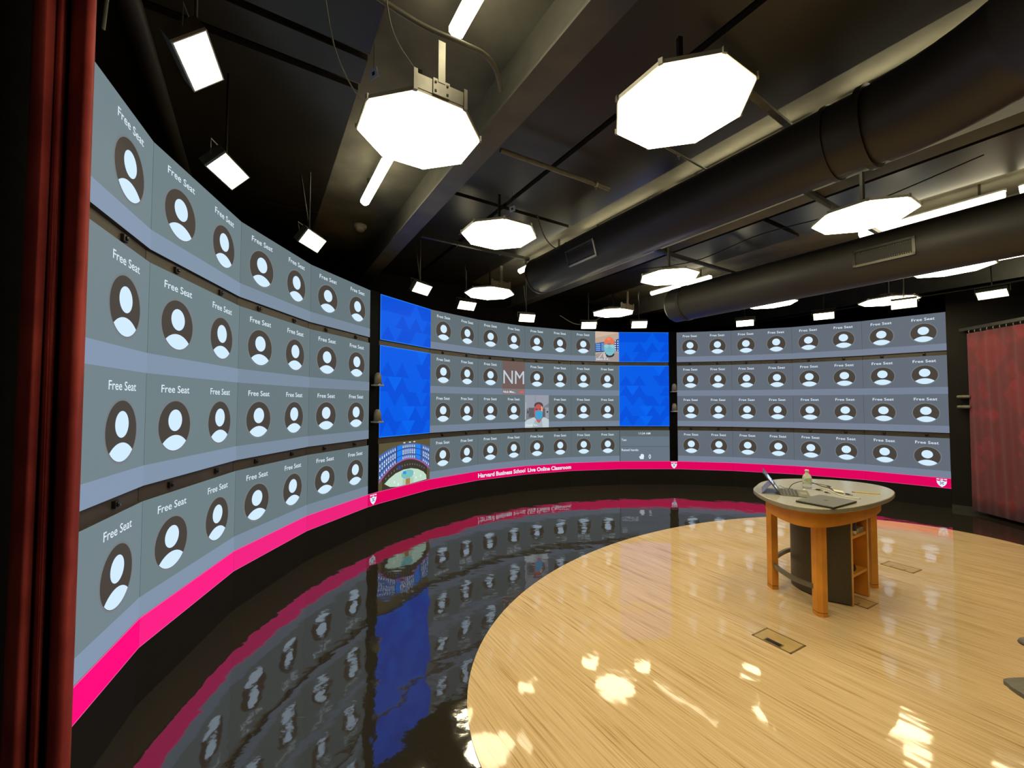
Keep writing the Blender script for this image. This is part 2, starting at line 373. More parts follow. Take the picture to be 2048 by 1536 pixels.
# ------------------------------------------------------------------ conduits, struts, cables under the ceiling
def pipe(name, lab, pts, r, m=CONDUIT, cat='pipe', sq=None, sm=True, clamp=None):
    P = [Vector(p) for p in pts]; o0 = P[0].copy()
    m1 = MB(); Q = [p - o0 for p in P]
    m1.tube(bend([tuple(q) for q in Q], 8) if sm and len(Q) > 2 else Q, r, m, 12, sq=sq)
    if clamp is None:
        o = m1.build(name); o.location = o0; tag(o, lab, cat); return o
    t = thing(name, lab, cat, o0); m1.build('pipe_run' if not sq else 'rail', t)
    for k in clamp:
        c = Q[0].lerp(Q[-1], k); m2 = MB(); m2.tube([c - (Q[-1] - Q[0]).normalized() * .012, c + (Q[-1] - Q[0]).normalized() * .012], r * 1.35, METAL, 12)
        m2.tube([c + Vector((0, 0, -r * 1.2)), c + Vector((0, 0, -r * 1.2 - .025))], .006, METAL, 8); m2.build('clamp', t)
    return t
zc = EYE + 2.03
pipe('conduit', 'pale conduit curving down to the left beam above the first octagonal light',
     [(-.80, 1.88, zc), (-.58, 2.07, zc), (-.44, 2.17, zc), (-.27, 2.26, zc), (-.16, 2.33, zc), (-.10, 2.44, zc - .0), (-.075, 2.60, zc)], .014)
z = EYE + 2.15
pipe('capped_pipe', 'dark capped pipe between the left beam and the big duct', [(-.1, 3.42, z), (.97, 4.05, z)], .020, clamp=(.86,), sm=False)
pipe('ceiling_strut', 'thin pale rod below the second octagonal light, ending at the big duct', [(1.0, 3.2, z), (1.32, 3.40, z), (1.80, 3.72, z)], .010, clamp=(.55,), sm=False)
pipe('ceiling_strut', 'paired pale strut crossing the lit strip right of the second octagonal light', [(1.2, 2.48, z), (2.15, 3.12, z)], .010, sq=(.045, .022), clamp=(.7,), sm=False)
for k, (v0, u, v1, lab) in enumerate((                                 (1.6, 4.6, 3.12, 'dark rail across the ceiling behind the third octagonal light'),
                                 (3.75, 3.45, 7.2, 'dark rail across the ceiling over the octagonal light at the duct end'),
                                 (3.75, 1.75, 7.2, 'dark rail across the ceiling over the octagonal light on the right'))):
    pipe('unistrut_rail', lab, [uv(v0, u, ZBEAM - .03), uv(v1, u, ZBEAM - .03)], .01, DARKMETAL, 'rail', sq=(.04, .04), clamp=(.3, .7), sm=False)
pipe('power_cable', 'looping pale cable hanging above the first octagonal light', [(-.62, 1.92, 3.62), (-.60, 2.0, 3.45), (-.52, 2.12, 3.36), (-.42, 2.3, 3.33), (-.30, 2.5, 3.42)], .004, CABLEGREY, 'cable')
pipe('power_cable', 'thin pale cable hanging left of the first octagonal light', [(-1.0, 2.1, 3.8), (-.98, 2.2, 3.55), (-.93, 2.32, 3.42), (-.86, 2.45, 3.36)], .004, CABLEGREY, 'cable')
pipe('power_cable', 'dark looped cable drooping beside the third octagonal light', [(.25, 4.1, 3.5), (.35, 4.3, 3.34), (.5, 4.55, 3.32), (.62, 4.7, 3.45)], .006, CABLE, 'cable')
pipe('power_cable', 'pale cable looping over the big duct near its grille', [(-.6, 4.6, 3.50), (-.5, 4.72, 3.62), (-.4, 4.8, 3.62), (-.3, 4.9, 3.5)], .005, CABLEGREY, 'cable')
pipe('power_cable', 'dark cable strung under the ceiling between the two ducts', [uv(4.75, 4.3, 3.6), uv(5.0, 3.4, 3.52), uv(5.15, 2.6, 3.64), uv(5.2, 1.7, 3.60), uv(5.2, .8, 3.7)], .006, CABLE, 'cable')
pipe('power_cable', 'pale looping cable beside the top left panel light', [(-1.66, 1.62, 3.1), (-1.55, 1.55, 3.28), (-1.35, 1.5, 3.42), (-1.2, 1.45, 3.7)], .006, CABLEGREY, 'cable')
pipe('power_cable', 'dark cable sagging over the far wall between two small panel lights', [(.9, 7.7, 3.25), (1.2, 7.75, 3.1), (1.5, 7.7, 3.12), (1.8, 7.5, 3.3)], .007, CABLEGREY, 'cable')
pipe('ceiling_rod', 'dark horizontal rod over the right screens below the far beam', [uv(8.9, 4.8, 3.3), uv(9.0, .5, 3.3)], .012, DARKMETAL, 'rod', sm=False)
for p, lab in (((-.89, 2.57, 3.70), 'small blue-white paper tag on the ceiling left of the first octagonal light'),
               ((0.0, 4.40, 3.70), 'small white paper tag above the third octagonal light'),
               ((1.41, 4.92, 3.66), 'small white paper tag beside the end of the big duct')):
    q = p
    m1 = MB(); M = Matrix.Translation(Vector(q)) @ Matrix.Rotation(-AL, 4, 'Z') @ Matrix.Rotation(.25, 4, 'X')
    m1.box(-.035, .035, -.001, .001, -.028, .028, mat('paper', (.62, .68, .85), .8, var=.05), M)
    m1.box(-.012, .012, -.0018, .0018, -.010, .010, BLACKPLASTIC, M)
    m1.tube([Vector(q) + Vector((0, 0, .026)), Vector((q[0], q[1], ZPAN + .01))], .0015, CABLE, 6)
    tag(m1.build('paper_tag'), lab, 'tag')
# smoke detector
q = uv(1.14, 5.72, ZCEIL)
t = thing('smoke_detector', 'small round white smoke detector on the ceiling above the left screens', 'smoke detector', q)
m1 = MB(); m1.lathe([(0, 0), (.085, 0), (.085, -.03), (.075, -.04), (.0, -.04)], WHITEPLASTIC); m1.build('base', t)
m1 = MB(); m1.lathe([(.062, -.04), (.055, -.07), (.045, -.078), (0, -.08)], WHITEPLASTIC); m1.build('sensor_dome', t)
q = (1.70, 5.40, 0)

# ------------------------------------------------------------------ octagonal soft lights
OZ = 3.15; OR = .355
def make_octa(bracket=True):
    t = thing('octagonal_light', 'x', 'light', (0, 0, OZ), 0, 'octagonal soft lights')
    oc = lambda r: [(r * cos(pi / 4 * k), r * sin(pi / 4 * k)) for k in range(8)]
    m1 = MB(); m1.prism(oc(OR - .008), -.004, .004, LAMPM); m1.build('diffuser', t)
    m1 = MB(); a = oc(OR); b = oc(OR - .010); n = 8; hh = .020
    vs = [(x, y, 0) for x, y in a] + [(x, y, hh) for x, y in a] + [(x, y, 0) for x, y in b] + [(x, y, hh) for x, y in b]
    m1.add(vs, [(i, (i + 1) % n, 8 + (i + 1) % n, 8 + i) for i in range(n)] + [(16 + i, 24 + i, 24 + (i + 1) % n, 16 + (i + 1) % n) for i in range(n)]
           + [(i, 16 + i, 16 + (i + 1) % n, (i + 1) % n) for i in range(n)] + [(8 + i, 8 + (i + 1) % n, 24 + (i + 1) % n, 24 + i) for i in range(n)], METAL)
    for x, y in oc(OR):
        M = Matrix.Translation((x, y, .05)) @ Matrix.Rotation(atan2(y, x), 4, 'Z')
        m1.box(-.008, .004, -.010, .010, -.053, -.024, METAL, M)
    m1.build('frame', t)
    m1 = MB(); m1.prism(oc(OR - .012), .006, .014, DARKMETAL); m1.prism(oc(.19), .014, .075, DARKMETAL)
    for k in range(-3, 4): m1.box(-.12, .12, k * .03 - .005, k * .03 + .005, .075, .10, DARKMETAL)
    m1.build('heat_sink', t)
    if bracket:
        # grey plate with end posts and a flat hanger on one edge
        r = OR * cos(pi / 8) + .003; e = OR * sin(pi / 8)
        M = Matrix.Rotation(pi / 8, 4, 'Z')
        m1 = MB(); m1.box(-e, e, r - .006, r, .014, .088, METAL, M)
        for x in (-e, e): m1.box(x - .010, x + .010, r - .012, r + .008, -.004, .104, METAL, M)
        m1.box(-.045, .045, r, r + .007, .012, .095, METAL, M); m1.box(-.019, .019, r, r + .010, .08, .30, METAL, M)
        for a in (-.032, .032):
            for b in (.03, .075): m1.box(a - .005, a + .005, r + .006, r + .011, b - .005, b + .005, DARKMETAL, M)
        m1.build('bracket', t)
    m1 = MB(); m1.box(-.012, .012, -.012, .012, .10, ZBEAM - OZ - .05, DARKMETAL); m1.build('hanger_pole', t)
    return t
OCT = [((-.54, 2.35), 'octagonal soft light hanging top centre left, nearest of all on the left'),
       ((.89, 2.13), 'largest-looking octagonal soft light at the top centre right'),
       ((-.12, 3.78), 'octagonal soft light left of the end of the big duct'),
       ((-.32, 5.80), 'small-looking octagonal soft light above the seats left of centre, with a vertical rod'),
       ((1.94, 5.04), 'octagonal soft light just left of the end of the second duct'),
       ((2.94, 3.40), 'octagonal soft light on the right with a long tube light under its right end'),
       ((1.74, 7.05), 'octagonal soft light low over the centre screen with a short grey hanger'),
       ((4.03, 6.37), 'thin-looking octagonal soft light over the left end of the right screens'),
       ((5.07, 4.70), 'octagonal soft light at the right edge beneath the second duct'),
       ((5.71, 6.20), 'octagonal soft light over the right screens overlapping a small panel light')]
OCT += [((.48, .71), 'unseen octagonal light added straight overhead, above the top edge of the view'), ((1.45, -.05), 'unseen octagonal light added just behind and right of the viewpoint'), ((.5, -1.3), 'unseen octagonal light added farthest behind the viewpoint'), ((3.97, 1.76), 'unseen octagonal light added beyond the right edge, between the two ducts')]  # four unseen lamps, added to light the red curtain and table front
proto = make_octa()
protoB = None
for k, ((x, y), lab) in enumerate(OCT):
    br = k in (0, 3, 6)
    if k == 0: t = proto
    else:
        t = copy_tree(proto)
        if not br:
            for ch in list(t.children):
                if ch.name.startswith('bracket'): bpy.data.objects.remove(ch)
    t.location = (x, y, OZ); t['label'] = lab
    # bracket edge faces away from the viewer and slightly right; vertices sit 8 degrees off the axes
    t.rotation_euler = (0, 0, radians(-171.0))
# ------------------------------------------------------------------ small rectangular panel lights round the arc
RW, RH = .262, .131
RECT = [(-1.315, 1.677, 67, 50), (-1.757, 2.497, 83.7, 50), (-1.763, 3.584, 97.3, 40), (-1.125, 5.091, 122.4, 40), (-.662, 5.97, 147.6, 45), (.248, 6.839, 164.3, 35),
        (1.401, 7.473, 181.7, 40), (2.298, 7.393, 185.3, 40), (4.121, 7.243, -149.1, 50), (5.063, 6.645, -141.5, 50), (5.592, 5.833, -135.7, 38), (6.242, 5.308, -119.8, 55)]
WH = ['nearest the red curtain at the upper left', 'second from the left curtain, tilted over the left screen', 'third from the left, over the middle of the left screen',
      'above the left blue screen panel', 'just below the small octagonal light left of centre', 'above the middle of the centre screen', 'above the masked face on the centre screen',
      'above the right blue screen panel', 'first one over the right screen', 'over the middle of the right screen', 'in front of an octagonal light over the right screen', 'at the far right above the curtain']
def make_rect():
    t = thing('panel_light', 'x', 'light', (0, 0, 0), 0, 'small panel lights in an arc above the screens')
    # local: face looks along +Y, x = width, z = height
    m1 = MB(); m1.box(-RW / 2, RW / 2, .0, .004, -RH / 2, RH / 2, LAMPR); m1.build('light_face', t)
    m1 = MB(); d = .006
    m1.box(-RW / 2 - d, RW / 2 + d, -.05, -.001, -RH / 2 - d, RH / 2 + d, DARKMETAL)
    for a in ((-RW / 2 - d, RW / 2 + d, -RH / 2 - d, -RH / 2), (-RW / 2 - d, RW / 2 + d, RH / 2, RH / 2 + d), (-RW / 2 - d, -RW / 2, -RH / 2, RH / 2), (RW / 2, RW / 2 + d, -RH / 2, RH / 2)):
        m1.box(a[0], a[1], -.001, .010, a[2], a[3], METAL)
    m1.build('housing', t)
    m1 = MB(); s = RW / 2 + .022
    m1.tube([(-s, -.02, 0), (-s, -.05, RH * .2), (-s, -.09, RH * .45), (s, -.09, RH * .45), (s, -.05, RH * .2), (s, -.02, 0)], .004, DARKMETAL, 8, sq=(.008, .003))
    m1.build('yoke', t)
    return t
rp = make_rect()
for k, (x, y, yaw, tilt) in enumerate(RECT):
    t = rp if k == 0 else copy_tree(rp)
    fz = {4: 1.06, 10: .93}.get(k, 1.0); x *= fz; y *= fz; zl = EYE + 1.435 * fz
    t.location = (x, y, zl); t.scale = (fz, fz, fz); t['label'] = 'small rectangular panel light ' + WH[k]
    # yaw measured clockwise from +Y; then tilt downwards
    t.rotation_mode = 'XYZ'
    M = Matrix.Rotation(-radians(yaw), 4, 'Z') @ Matrix.Rotation(-radians(tilt), 4, 'X')
    t.rotation_euler = M.to_euler()
    top = Vector((x, y, zl)) + (M @ Vector((0, -.09, RH * .45)))
    rod = MB(); L = M.inverted(); a = Vector((0, -.09, RH * .45)); b = L @ Vector((top.x - x, top.y - y, ZBEAM + .05 - zl))
    rod.tube([a, b], .007, DARKMETAL, 8); rod.build('hanger_rod', t)

# ------------------------------------------------------------------ LED video walls
BLK = HOUSING
c_cell = px('cell', (97, 110, 116)); c_band = px('band', (117, 131, 150)); c_ring = px('ring', (117, 124, 127)); c_disc = px('disc', (72, 66, 60))
c_icon = px('icon', (206, 232, 255), 1.05); c_text = px('text', (225, 238, 250)); c_pink = px('pink', (228, 4, 98), 1.05); c_pinkedge = px('pinkedge', (236, 96, 160))
c_blue = px('blue', (0, 92, 232)); c_blue2 = px('blue2', (0, 80, 220)); c_blue3 = px('blue3', (0, 100, 240)); c_blueedge = px('blueedge', (40, 140, 255))
# all facets: (name from, name to)
def frame(a, b):
    """returns P0, direction along the facet (left to right as seen), inward normal"""
    A = Vector((*VV[a], 0)); B = Vector((*VV[b], 0)); d = (B - A); L = d.length; d.normalize(); n = Vector((d.y, -d.x, 0))
    if n.dot(CC - A) < 0: n = -n
    return A, d, n, L
class Face:
    """flat drawing on a display facet: coordinates s (0..L) and z, layers stacked toward the viewer"""
    def __init__(s, a, b, base=0.): s.A, s.d, s.n, s.L = frame(a, b); s.mb = MB(); s.base = base; s.tint = tint(a)
    def P(s, x, z, lay): return s.A + s.d * x + s.n * (s.base + lay * .0006) + Vector((0, 0, z))
    def poly(s, pts, m, lay=1): s.mb.add([s.P(x, z, lay) for x, z in pts], [tuple(range(len(pts)))], m)
    def rect(s, x0, x1, z0, z1, m, lay=1): s.poly([(x0, z0), (x1, z0), (x1, z1), (x0, z1)], m, lay)
    def disc(s, cx, cz, r, m, lay=1, n=28, rz=None): s.poly([(cx + r * cos(2 * pi * k / n), cz + (rz or r) * sin(2 * pi * k / n)) for k in range(n)], m, lay)
    def text(s, t, cx, cz, width, height, m, lay=3, align='c', bold=0.0):
        vs, fs, W = text2d(t, bold); sx = width / W; sz = height / .70; x0 = cx - width / 2 if align == 'c' else cx
        s.mb.add([s.P(x0 + x * sx, cz - height / 2 + y * sz, lay) for x, y in vs], fs, m)
    def slab(s, x0, x1, z0, z1, m, d=.05):
        vs = [s.A + s.d * x + s.n * (s.base + y) + Vector((0, 0, z)) for z in (z0, z1) for x, y in ((x0, 0), (x1, 0), (x1, -d), (x0, -d))]
        s.mb.add(vs, [(0, 1, 5, 4)], m); s.mb.add(vs, [(1, 2, 6, 5), (2, 3, 7, 6), (3, 0, 4, 7), (0, 3, 2, 1), (4, 5, 6, 7)], BLK)
BAND = .108
TINT = {'L0': ((114, 131, 137), (132, 150, 174), (252, 4, 122)), 'L1': ((110, 128, 132), (128, 147, 168), (250, 30, 132)), 'L2': ((104, 120, 124), (122, 140, 158), (240, 34, 128)), 'L3': ((100, 116, 121), (119, 135, 152), (234, 32, 122))}
def tint(a):
    c = TINT.get(a, ((98, 107, 118), (119, 129, 149), (220, 0, 90)) if a[0] == 'R' else ((97, 110, 116), (117, 131, 150), (223, 0, 92)))
    k = a if a in TINT else a[0]
    return px('cell_' + k, c[0]), px('band_' + k, c[1]), px('pink_' + k, c[2], 1.03)
def seat(F, x0, zt, zb, wd=.5):
    """one grey 'Free Seat' tile"""
    cx = x0 + wd / 2
    F.rect(x0, x0 + wd, zb, zb + BAND, F.tint[1], 1)
    cz = zt - .296
    F.text('Free Seat', cx, zt - .078, .262, .043, c_text, 3, bold=.006)
    F.disc(cx, cz, .158, c_ring, 2, 40); F.disc(cx, cz, .147, c_disc, 3, 40)
    F.disc(cx, cz + .033, .064, c_icon, 4, 28)
    # shoulders: lens between an arc on top and the disc below
    R = .162; top = cz - .054; pts = []
    hx = .1087; a0 = atan2(sqrt(max(0, R * R - hx * hx)), hx)
    for k in range(13):
        a = a0 + (pi - 2 * a0) * k / 12; pts.append((cx + R * cos(a), top - R + R * sin(a)))
    r = .145; zi = pts[0][1] - cz; b0 = atan2(zi, sqrt(r * r - zi * zi))
    for k in range(13):
        b = (-pi - b0) + (2 * b0 + pi) * k / 12; pts.append((cx + r * cos(b), cz + r * sin(b)))
    F.poly(pts, c_icon, 4)
tri_rows = [
    # (s, z fraction up, size, shade, up?) over a blue panel of width 1
    (.22, .10, .24, 2, 1), (.10, .42, .24, 2, 1), (.58, .42, .22, 2, 1), (.50, .72, .30, 3, 0), (.80, .15, .26, 3, 1), (.34, .70, .22, 3, 1), (.75, .80, .2, 2, 0)]
def blue_panel(F, z0, z1, seed):
    rnd = random.Random(seed); F.slab(0, F.L, z0, z1, c_blue); H = z1 - z0; L = F.L
    h = .205; n = int(H / h + .6); h = H / n; wtri = .27
    for r in range(n):
        for k in range(-1, 7):
            x = k * wtri / 2 + (r % 2) * wtri / 2; up = (k + r) % 2 == 0
            q = rnd.random()
            if q > .50: m = c_blue2 if (q < .80 or up) else c_blue3
            else: continue
            z = z0 + r * h
            pts = [(x, z), (x + wtri, z), (x + wtri / 2, z + h)] if up else [(x, z + h), (x + wtri / 2, z), (x + wtri, z + h)]
            cl = []
            # clip in s to the panel
            for bound, keep in ((0.004, 1), (L - .004, -1)):
                cl = []
                for i in range(len(pts)):
                    a, b = pts[i], pts[(i + 1) % len(pts)]; ia = keep * (a[0] - bound) >= 0; ib = keep * (b[0] - bound) >= 0
                    if ia: cl.append(a)
                    if ia != ib: tt = (bound - a[0]) / (b[0] - a[0]); cl.append((bound, a[1] + tt * (b[1] - a[1])))
                pts = cl
                if len(pts) < 3: break
            if len(pts) >= 3: F.poly(pts, m, 1)
    e = .008
    F.rect(0, L, z0, z0 + e, c_blueedge, 2); F.rect(0, L, z1 - e, z1, c_blueedge, 2); F.rect(0, e, z0, z1, c_blueedge, 2)
SKIN = px('skin', (225, 120, 85)); SKIN2 = px('skin2', (190, 95, 90)); MASK = px('mask', (120, 190, 205)); MASK2 = px('mask2', (70, 160, 205)); MASKD = px('maskd', (85, 150, 172))
SHIRT = px('shirt', (160, 150, 148)); SHIRT2 = px('shirt2', (190, 205, 210)); CEIL_ = px('ceilimg', (190, 165, 145)); CEIL2 = px('ceilimg2', (205, 182, 162)); NAVY = px('navy', (40, 70, 130)); SCRB = px('scrb', (60, 120, 190))
DK = px('dk', (60, 50, 50)); GR = px('gr', (120, 125, 135)); GR2 = px('gr2', (150, 155, 168)); WHT = px('wht', (230, 240, 250)); BRN = px('brn', (112, 92, 88)); BRN2 = px('brn2', (128, 118, 122)); RED = px('red', (240, 90, 70))
def face_one(F, x0, zt, zb):
    W, H = .5, zt - zb; X = lambda a: x0 + a * W; Z = lambda b: zb + b * H
    F.rect(X(0), X(1), zb, zt, CEIL_, 2)
    F.poly([(X(0), Z(.78)), (X(.5), Z(.88)), (X(1), Z(.98)), (X(1), Z(1)), (X(0), Z(1))], CEIL2, 3)
    F.poly([(X(0), Z(.30)), (X(.40), Z(.33)), (X(.40), Z(.66)), (X(0), Z(.60))], NAVY, 3)
    F.poly([(X(.02), Z(.34)), (X(.22), Z(.35)), (X(.22), Z(.62)), (X(.02), Z(.59))], SCRB, 4)
    F.poly([(X(.25), Z(.35)), (X(.38), Z(.36)), (X(.38), Z(.64)), (X(.25), Z(.62))], SCRB, 4)
    F.poly([(X(.82), Z(.36)), (X(1), Z(.36)), (X(1), Z(.78)), (X(.82), Z(.72))], NAVY, 3)
    for a in (.86, .96):
        for b in range(5): F.disc(X(a), Z(.40 + .075 * b), .013, WHT, 4, 10)
    for r in range(4):
        for k in range(4): F.disc(X(.05 + .047 * k), Z(.37 + r * .065), .006, WHT, 5, 8)
        for k in range(3): F.disc(X(.275 + .042 * k), Z(.385 + r * .065), .006, WHT, 5, 8)
    F.poly([(X(0), zb), (X(1), zb), (X(1), Z(.28)), (X(.86), Z(.34)), (X(.72), Z(.22)), (X(.50), Z(.15)), (X(.36), Z(.34)), (X(.16), Z(.27)), (X(0), Z(.24))], SHIRT, 4)
    F.poly([(X(.34), Z(.32)), (X(.40), Z(.33)), (X(.47), Z(.16)), (X(.40), Z(.10)), (X(.33), Z(.18))], px('collar', (205, 195, 192)), 5)
    F.poly([(X(.12), Z(.12)), (X(.30), Z(.30)), (X(.32), Z(.28)), (X(.16), Z(.10))], px('collar', (205, 195, 192)), 5)
    F.disc(X(.60), Z(.26), .105, DK, 5, 20, .07)
    F.poly([(X(.60) + .118 * cos(2 * pi * k / 28), Z(.56) + .160 * sin(2 * pi * k / 28)) for k in range(28)], SKIN, 6)
    F.disc(X(.57), Z(.76), .045, px('skinhi1', (235, 138, 100)), 7, 16, .03)
    F.poly([(X(.40), Z(.60)), (X(.62), Z(.62)), (X(.84), Z(.59)), (X(.80), Z(.55)), (X(.62), Z(.56)), (X(.42), Z(.55))], SKIN2, 7)
    F.rect(X(.42), X(.54), Z(.575), Z(.59), DK, 8); F.rect(X(.68), X(.80), Z(.57), Z(.585), DK, 8)
    F.poly([(X(.37), Z(.53)), (X(.47), Z(.55)), (X(.60), Z(.58)), (X(.74), Z(.55)), (X(.84), Z(.52)), (X(.82), Z(.32)), (X(.70), Z(.22)), (X(.58), Z(.20)), (X(.46), Z(.25)), (X(.38), Z(.36))], MASK, 8)
    for b in (.34, .41, .47): F.poly([(X(.42), Z(b)), (X(.58), Z(b + .025)), (X(.80), Z(b)), (X(.58), Z(b + .012))], MASKD, 9)
    for a in (.47, .72):
        F.poly([(X(a) + .05 * cos(t * pi / 8), Z(.53) + .04 * sin(t * pi / 8)) for t in range(16)], px('lens', (150, 200, 205)), 9)
    F.rect(X(.33), X(.90), Z(.575), Z(.583), DK, 10)
    F.text('Jason A K...', X(.03), Z(.085), .30, .035, WHT, 11, 'l', .012)
def face_two(F, x0, zt, zb):
    W, H = .5, zt - zb; X = lambda a: x0 + a * W; Z = lambda b: zb + b * H
    F.rect(X(0), X(1), zb, zt, GR, 2)
    F.poly([(X(0), Z(.55)), (X(.18), Z(.62)), (X(.75), Z(.62)), (X(1), Z(.75)), (X(1), Z(1)), (X(0), Z(1))], GR2, 3)
    F.poly([(X(.42), Z(.7)), (X(.44), Z(.7)), (X(.44), Z(1)), (X(.43), Z(1))], GR, 4)
    F.poly([(X(0), Z(.25)), (X(.05), Z(.25)), (X(.06), Z(.78)), (X(.02), Z(.78))], px('wl', (170, 175, 188)), 4)
    F.rect(X(.16), X(.40), Z(.32), Z(.60), px('chairimg', (95, 92, 98)), 4); F.rect(X(.74), X(.87), Z(.32), Z(.58), px('chairimg', (95, 92, 98)), 4)
    F.rect(X(.84), X(1), Z(.28), Z(.62), GR2, 4); F.disc(X(.94), Z(.48), .018, DK, 5, 12); F.disc(X(.12), Z(.48), .012, DK, 5, 12, .03)
    F.poly([(X(0), zb), (X(1), zb), (X(1), Z(.25)), (X(.78), Z(.32)), (X(.58), Z(.18)), (X(.38), Z(.32)), (X(.08), Z(.24)), (X(0), Z(.18))], SHIRT2, 5)
    F.poly([(X(.30), zb), (X(.74), zb), (X(.70), Z(.26)), (X(.58), Z(.14)), (X(.42), Z(.24))], px('shirt3', (165, 180, 188)), 6)
    F.poly([(X(.44), Z(.28)), (X(.70), Z(.28)), (X(.66), Z(.18)), (X(.58), Z(.13)), (X(.50), Z(.18))], SKIN2, 6)
    F.disc(X(.57), Z(.675), .094, px('hair', (80, 68, 72)), 6, 20, .066)
    F.poly([(X(.56) + .092 * cos(2 * pi * k / 28), Z(.49) + .140 * sin(2 * pi * k / 28)) for k in range(28)], px('skin3', (190, 88, 88)), 7)
    F.poly([(X(.66), Z(.45)), (X(.74), Z(.46)), (X(.73), Z(.62)), (X(.68), Z(.68))], px('skinhi', (250, 170, 120)), 8)
    F.rect(X(.43), X(.53), Z(.555), Z(.575), DK, 8); F.rect(X(.60), X(.68), Z(.555), Z(.575), DK, 8)
    F.poly([(X(.42), Z(.50)), (X(.50), Z(.51)), (X(.57), Z(.54)), (X(.64), Z(.51)), (X(.74), Z(.50)), (X(.72), Z(.32)), (X(.64), Z(.25)), (X(.57), Z(.23)), (X(.48), Z(.27)), (X(.43), Z(.34))], MASK2, 9)
    F.poly([(X(.46), Z(.40)), (X(.57), Z(.42)), (X(.70), Z(.40)), (X(.57), Z(.41))], px('maske', (40, 140, 195)), 10)
    F.text('Derek Ke...', X(.03), Z(.085), .27, .035, WHT, 11, 'l', .012)
def name_tile(F, x0, zt, zb):
    F.rect(x0, x0 + .5, zb + BAND, zt, BRN, 2); F.rect(x0, x0 + .5, zb, zb + BAND, BRN2, 2)
    F.text('NM', x0 + .25, zb + BAND + .21, .46, .24, px('letters', (190, 208, 222)), 4)
    F.text('Nick Mes...', x0 + .02, zb + .052, .27, .038, c_text, 4, 'l', .012)
    F.rect(x0 + .37, x0 + .40, zb + .04, zb + .068, RED, 4); F.rect(x0 + .41, x0 + .47, zb + .036, zb + .056, RED, 4); F.poly([(x0 + .41, zb + .056), (x0 + .47, zb + .056), (x0 + .45, zb + .075)], RED, 4)
OLV = px('olv', (92, 84, 58)); PALE = px('pale', (190, 222, 200)); TEAL = px('teal', (120, 190, 190)); DKB = px('dkb', (44, 46, 60)); MID = px('mid', (70, 105, 170)); CYB = px('cyb', (30, 130, 245)); PKD = px('pkd', (170, 90, 160)); ORG = px('org', (165, 125, 70)); LBL = px('lbl', (40, 150, 225))
def room_image(F, z0, z1):
    """the live picture of this same studio shown low on the left of the centre screen"""
    L = F.L; H = z1 - z0; F.slab(0, L, z0, z1, OLV)
    cx = L * .53; X = lambda a: a * L; Z = lambda b: z0 + b * H
    def arc(b_mid, drop, xs):  # height of a sagging arc at x
        return Z(b_mid) - drop * H * ((xs - cx) / (L / 2)) ** 2
    def band(b0, b1, d0, d1, xa, xb, m, lay, n=14):
        for k in range(n):
            a = xa + (xb - xa) * k / n; b = xa + (xb - xa) * (k + 1) / n
            F.poly([(a, arc(b0, d0, a)), (b, arc(b0, d0, b)), (b, arc(b1, d1, b)), (a, arc(b1, d1, a))], m, lay)
    band(.60, .94, .36, .17, 0.005, L - .005, MID, 1, 24)
    band(.60, .92, .36, .17, X(.325), X(.42), CYB, 2, 4); band(.62, .92, .36, .17, X(.70), X(.80), CYB, 2, 4)
    for x in (.315, .805): F.rect(X(x) - .005, X(x) + .005, arc(.60, .36, X(x)), arc(.94, .17, X(x)), DKB, 4)
    for q in (.30, .68): band(.60 + .34 * q - .008, .60 + .34 * q + .008, .36 - .19 * q, .36 - .19 * q, .005, L - .005, NAVY, 3, 24)
    for r, q in enumerate((.12, .40, .57, .84)):
        for k in range(26):
            x = X(.02 + .038 * k)
            if .31 < x / L < .43 or .69 < x / L < .82: continue
            z = arc(.60 + .34 * q, .36 - .19 * q, x); F.poly([(x - .009, z - .018), (x + .009, z - .018), (x + .004, z + .018), (x - .004, z + .018)], WHT, 4)
    band(.575, .602, .375, .36, .005, L - .005, PKD, 3, 24)
    band(-.0, .575, .20, .375, .06, L - .06, px('dkfloor', (62, 56, 44)), 1, 20)
    for k in range(16): F.rect(X(.12 + .05 * k), X(.13 + .05 * k), arc(.44, .33, X(.12 + .05 * k)), arc(.48, .33, X(.12 + .05 * k)), px('refl', (120, 125, 150)), 3)
    F.rect(X(.34), X(.40), Z(.38), Z(.47), px('reflb', (55, 65, 140)), 3)
    pts = [(X(.10), Z(.13)), (X(.18), Z(.22)), (X(.30), Z(.31)), (X(.45), Z(.36)), (X(.60), Z(.36)), (X(.74), Z(.31)), (X(.86), Z(.22)), (X(.92), Z(.13)), (X(.93), Z(.02)), (X(.60), Z(.0) + .004), (X(.34), Z(.0) + .004), (X(.2), Z(.04))]
    F.poly(pts, PALE, 4)
    F.disc(X(.53), Z(.24), .125, TEAL, 5, 28, .062)
    F.poly([(X(.44), Z(.26)), (X(.50), Z(.25)), (X(.50), Z(.31)), (X(.44), Z(.33))], LBL, 6)
    for x in (.44, .47, .60, .63): F.rect(X(x), X(x) + .006, Z(.01), Z(.15), px('tleg', (120, 110, 70)), 6)
    F.rect(X(.49), X(.58), Z(.01), Z(.14), ORG, 6)
    for x, z in ((.28, .12), (.35, .06), (.70, .12), (.66, .23), (.80, .14)): F.disc(X(x), Z(z), .012, WHT, 5, 8, .02)
    for x in (.44, .55, .64): F.rect(X(x), X(x) + .04, Z(.955), Z(.975), WHT, 5)
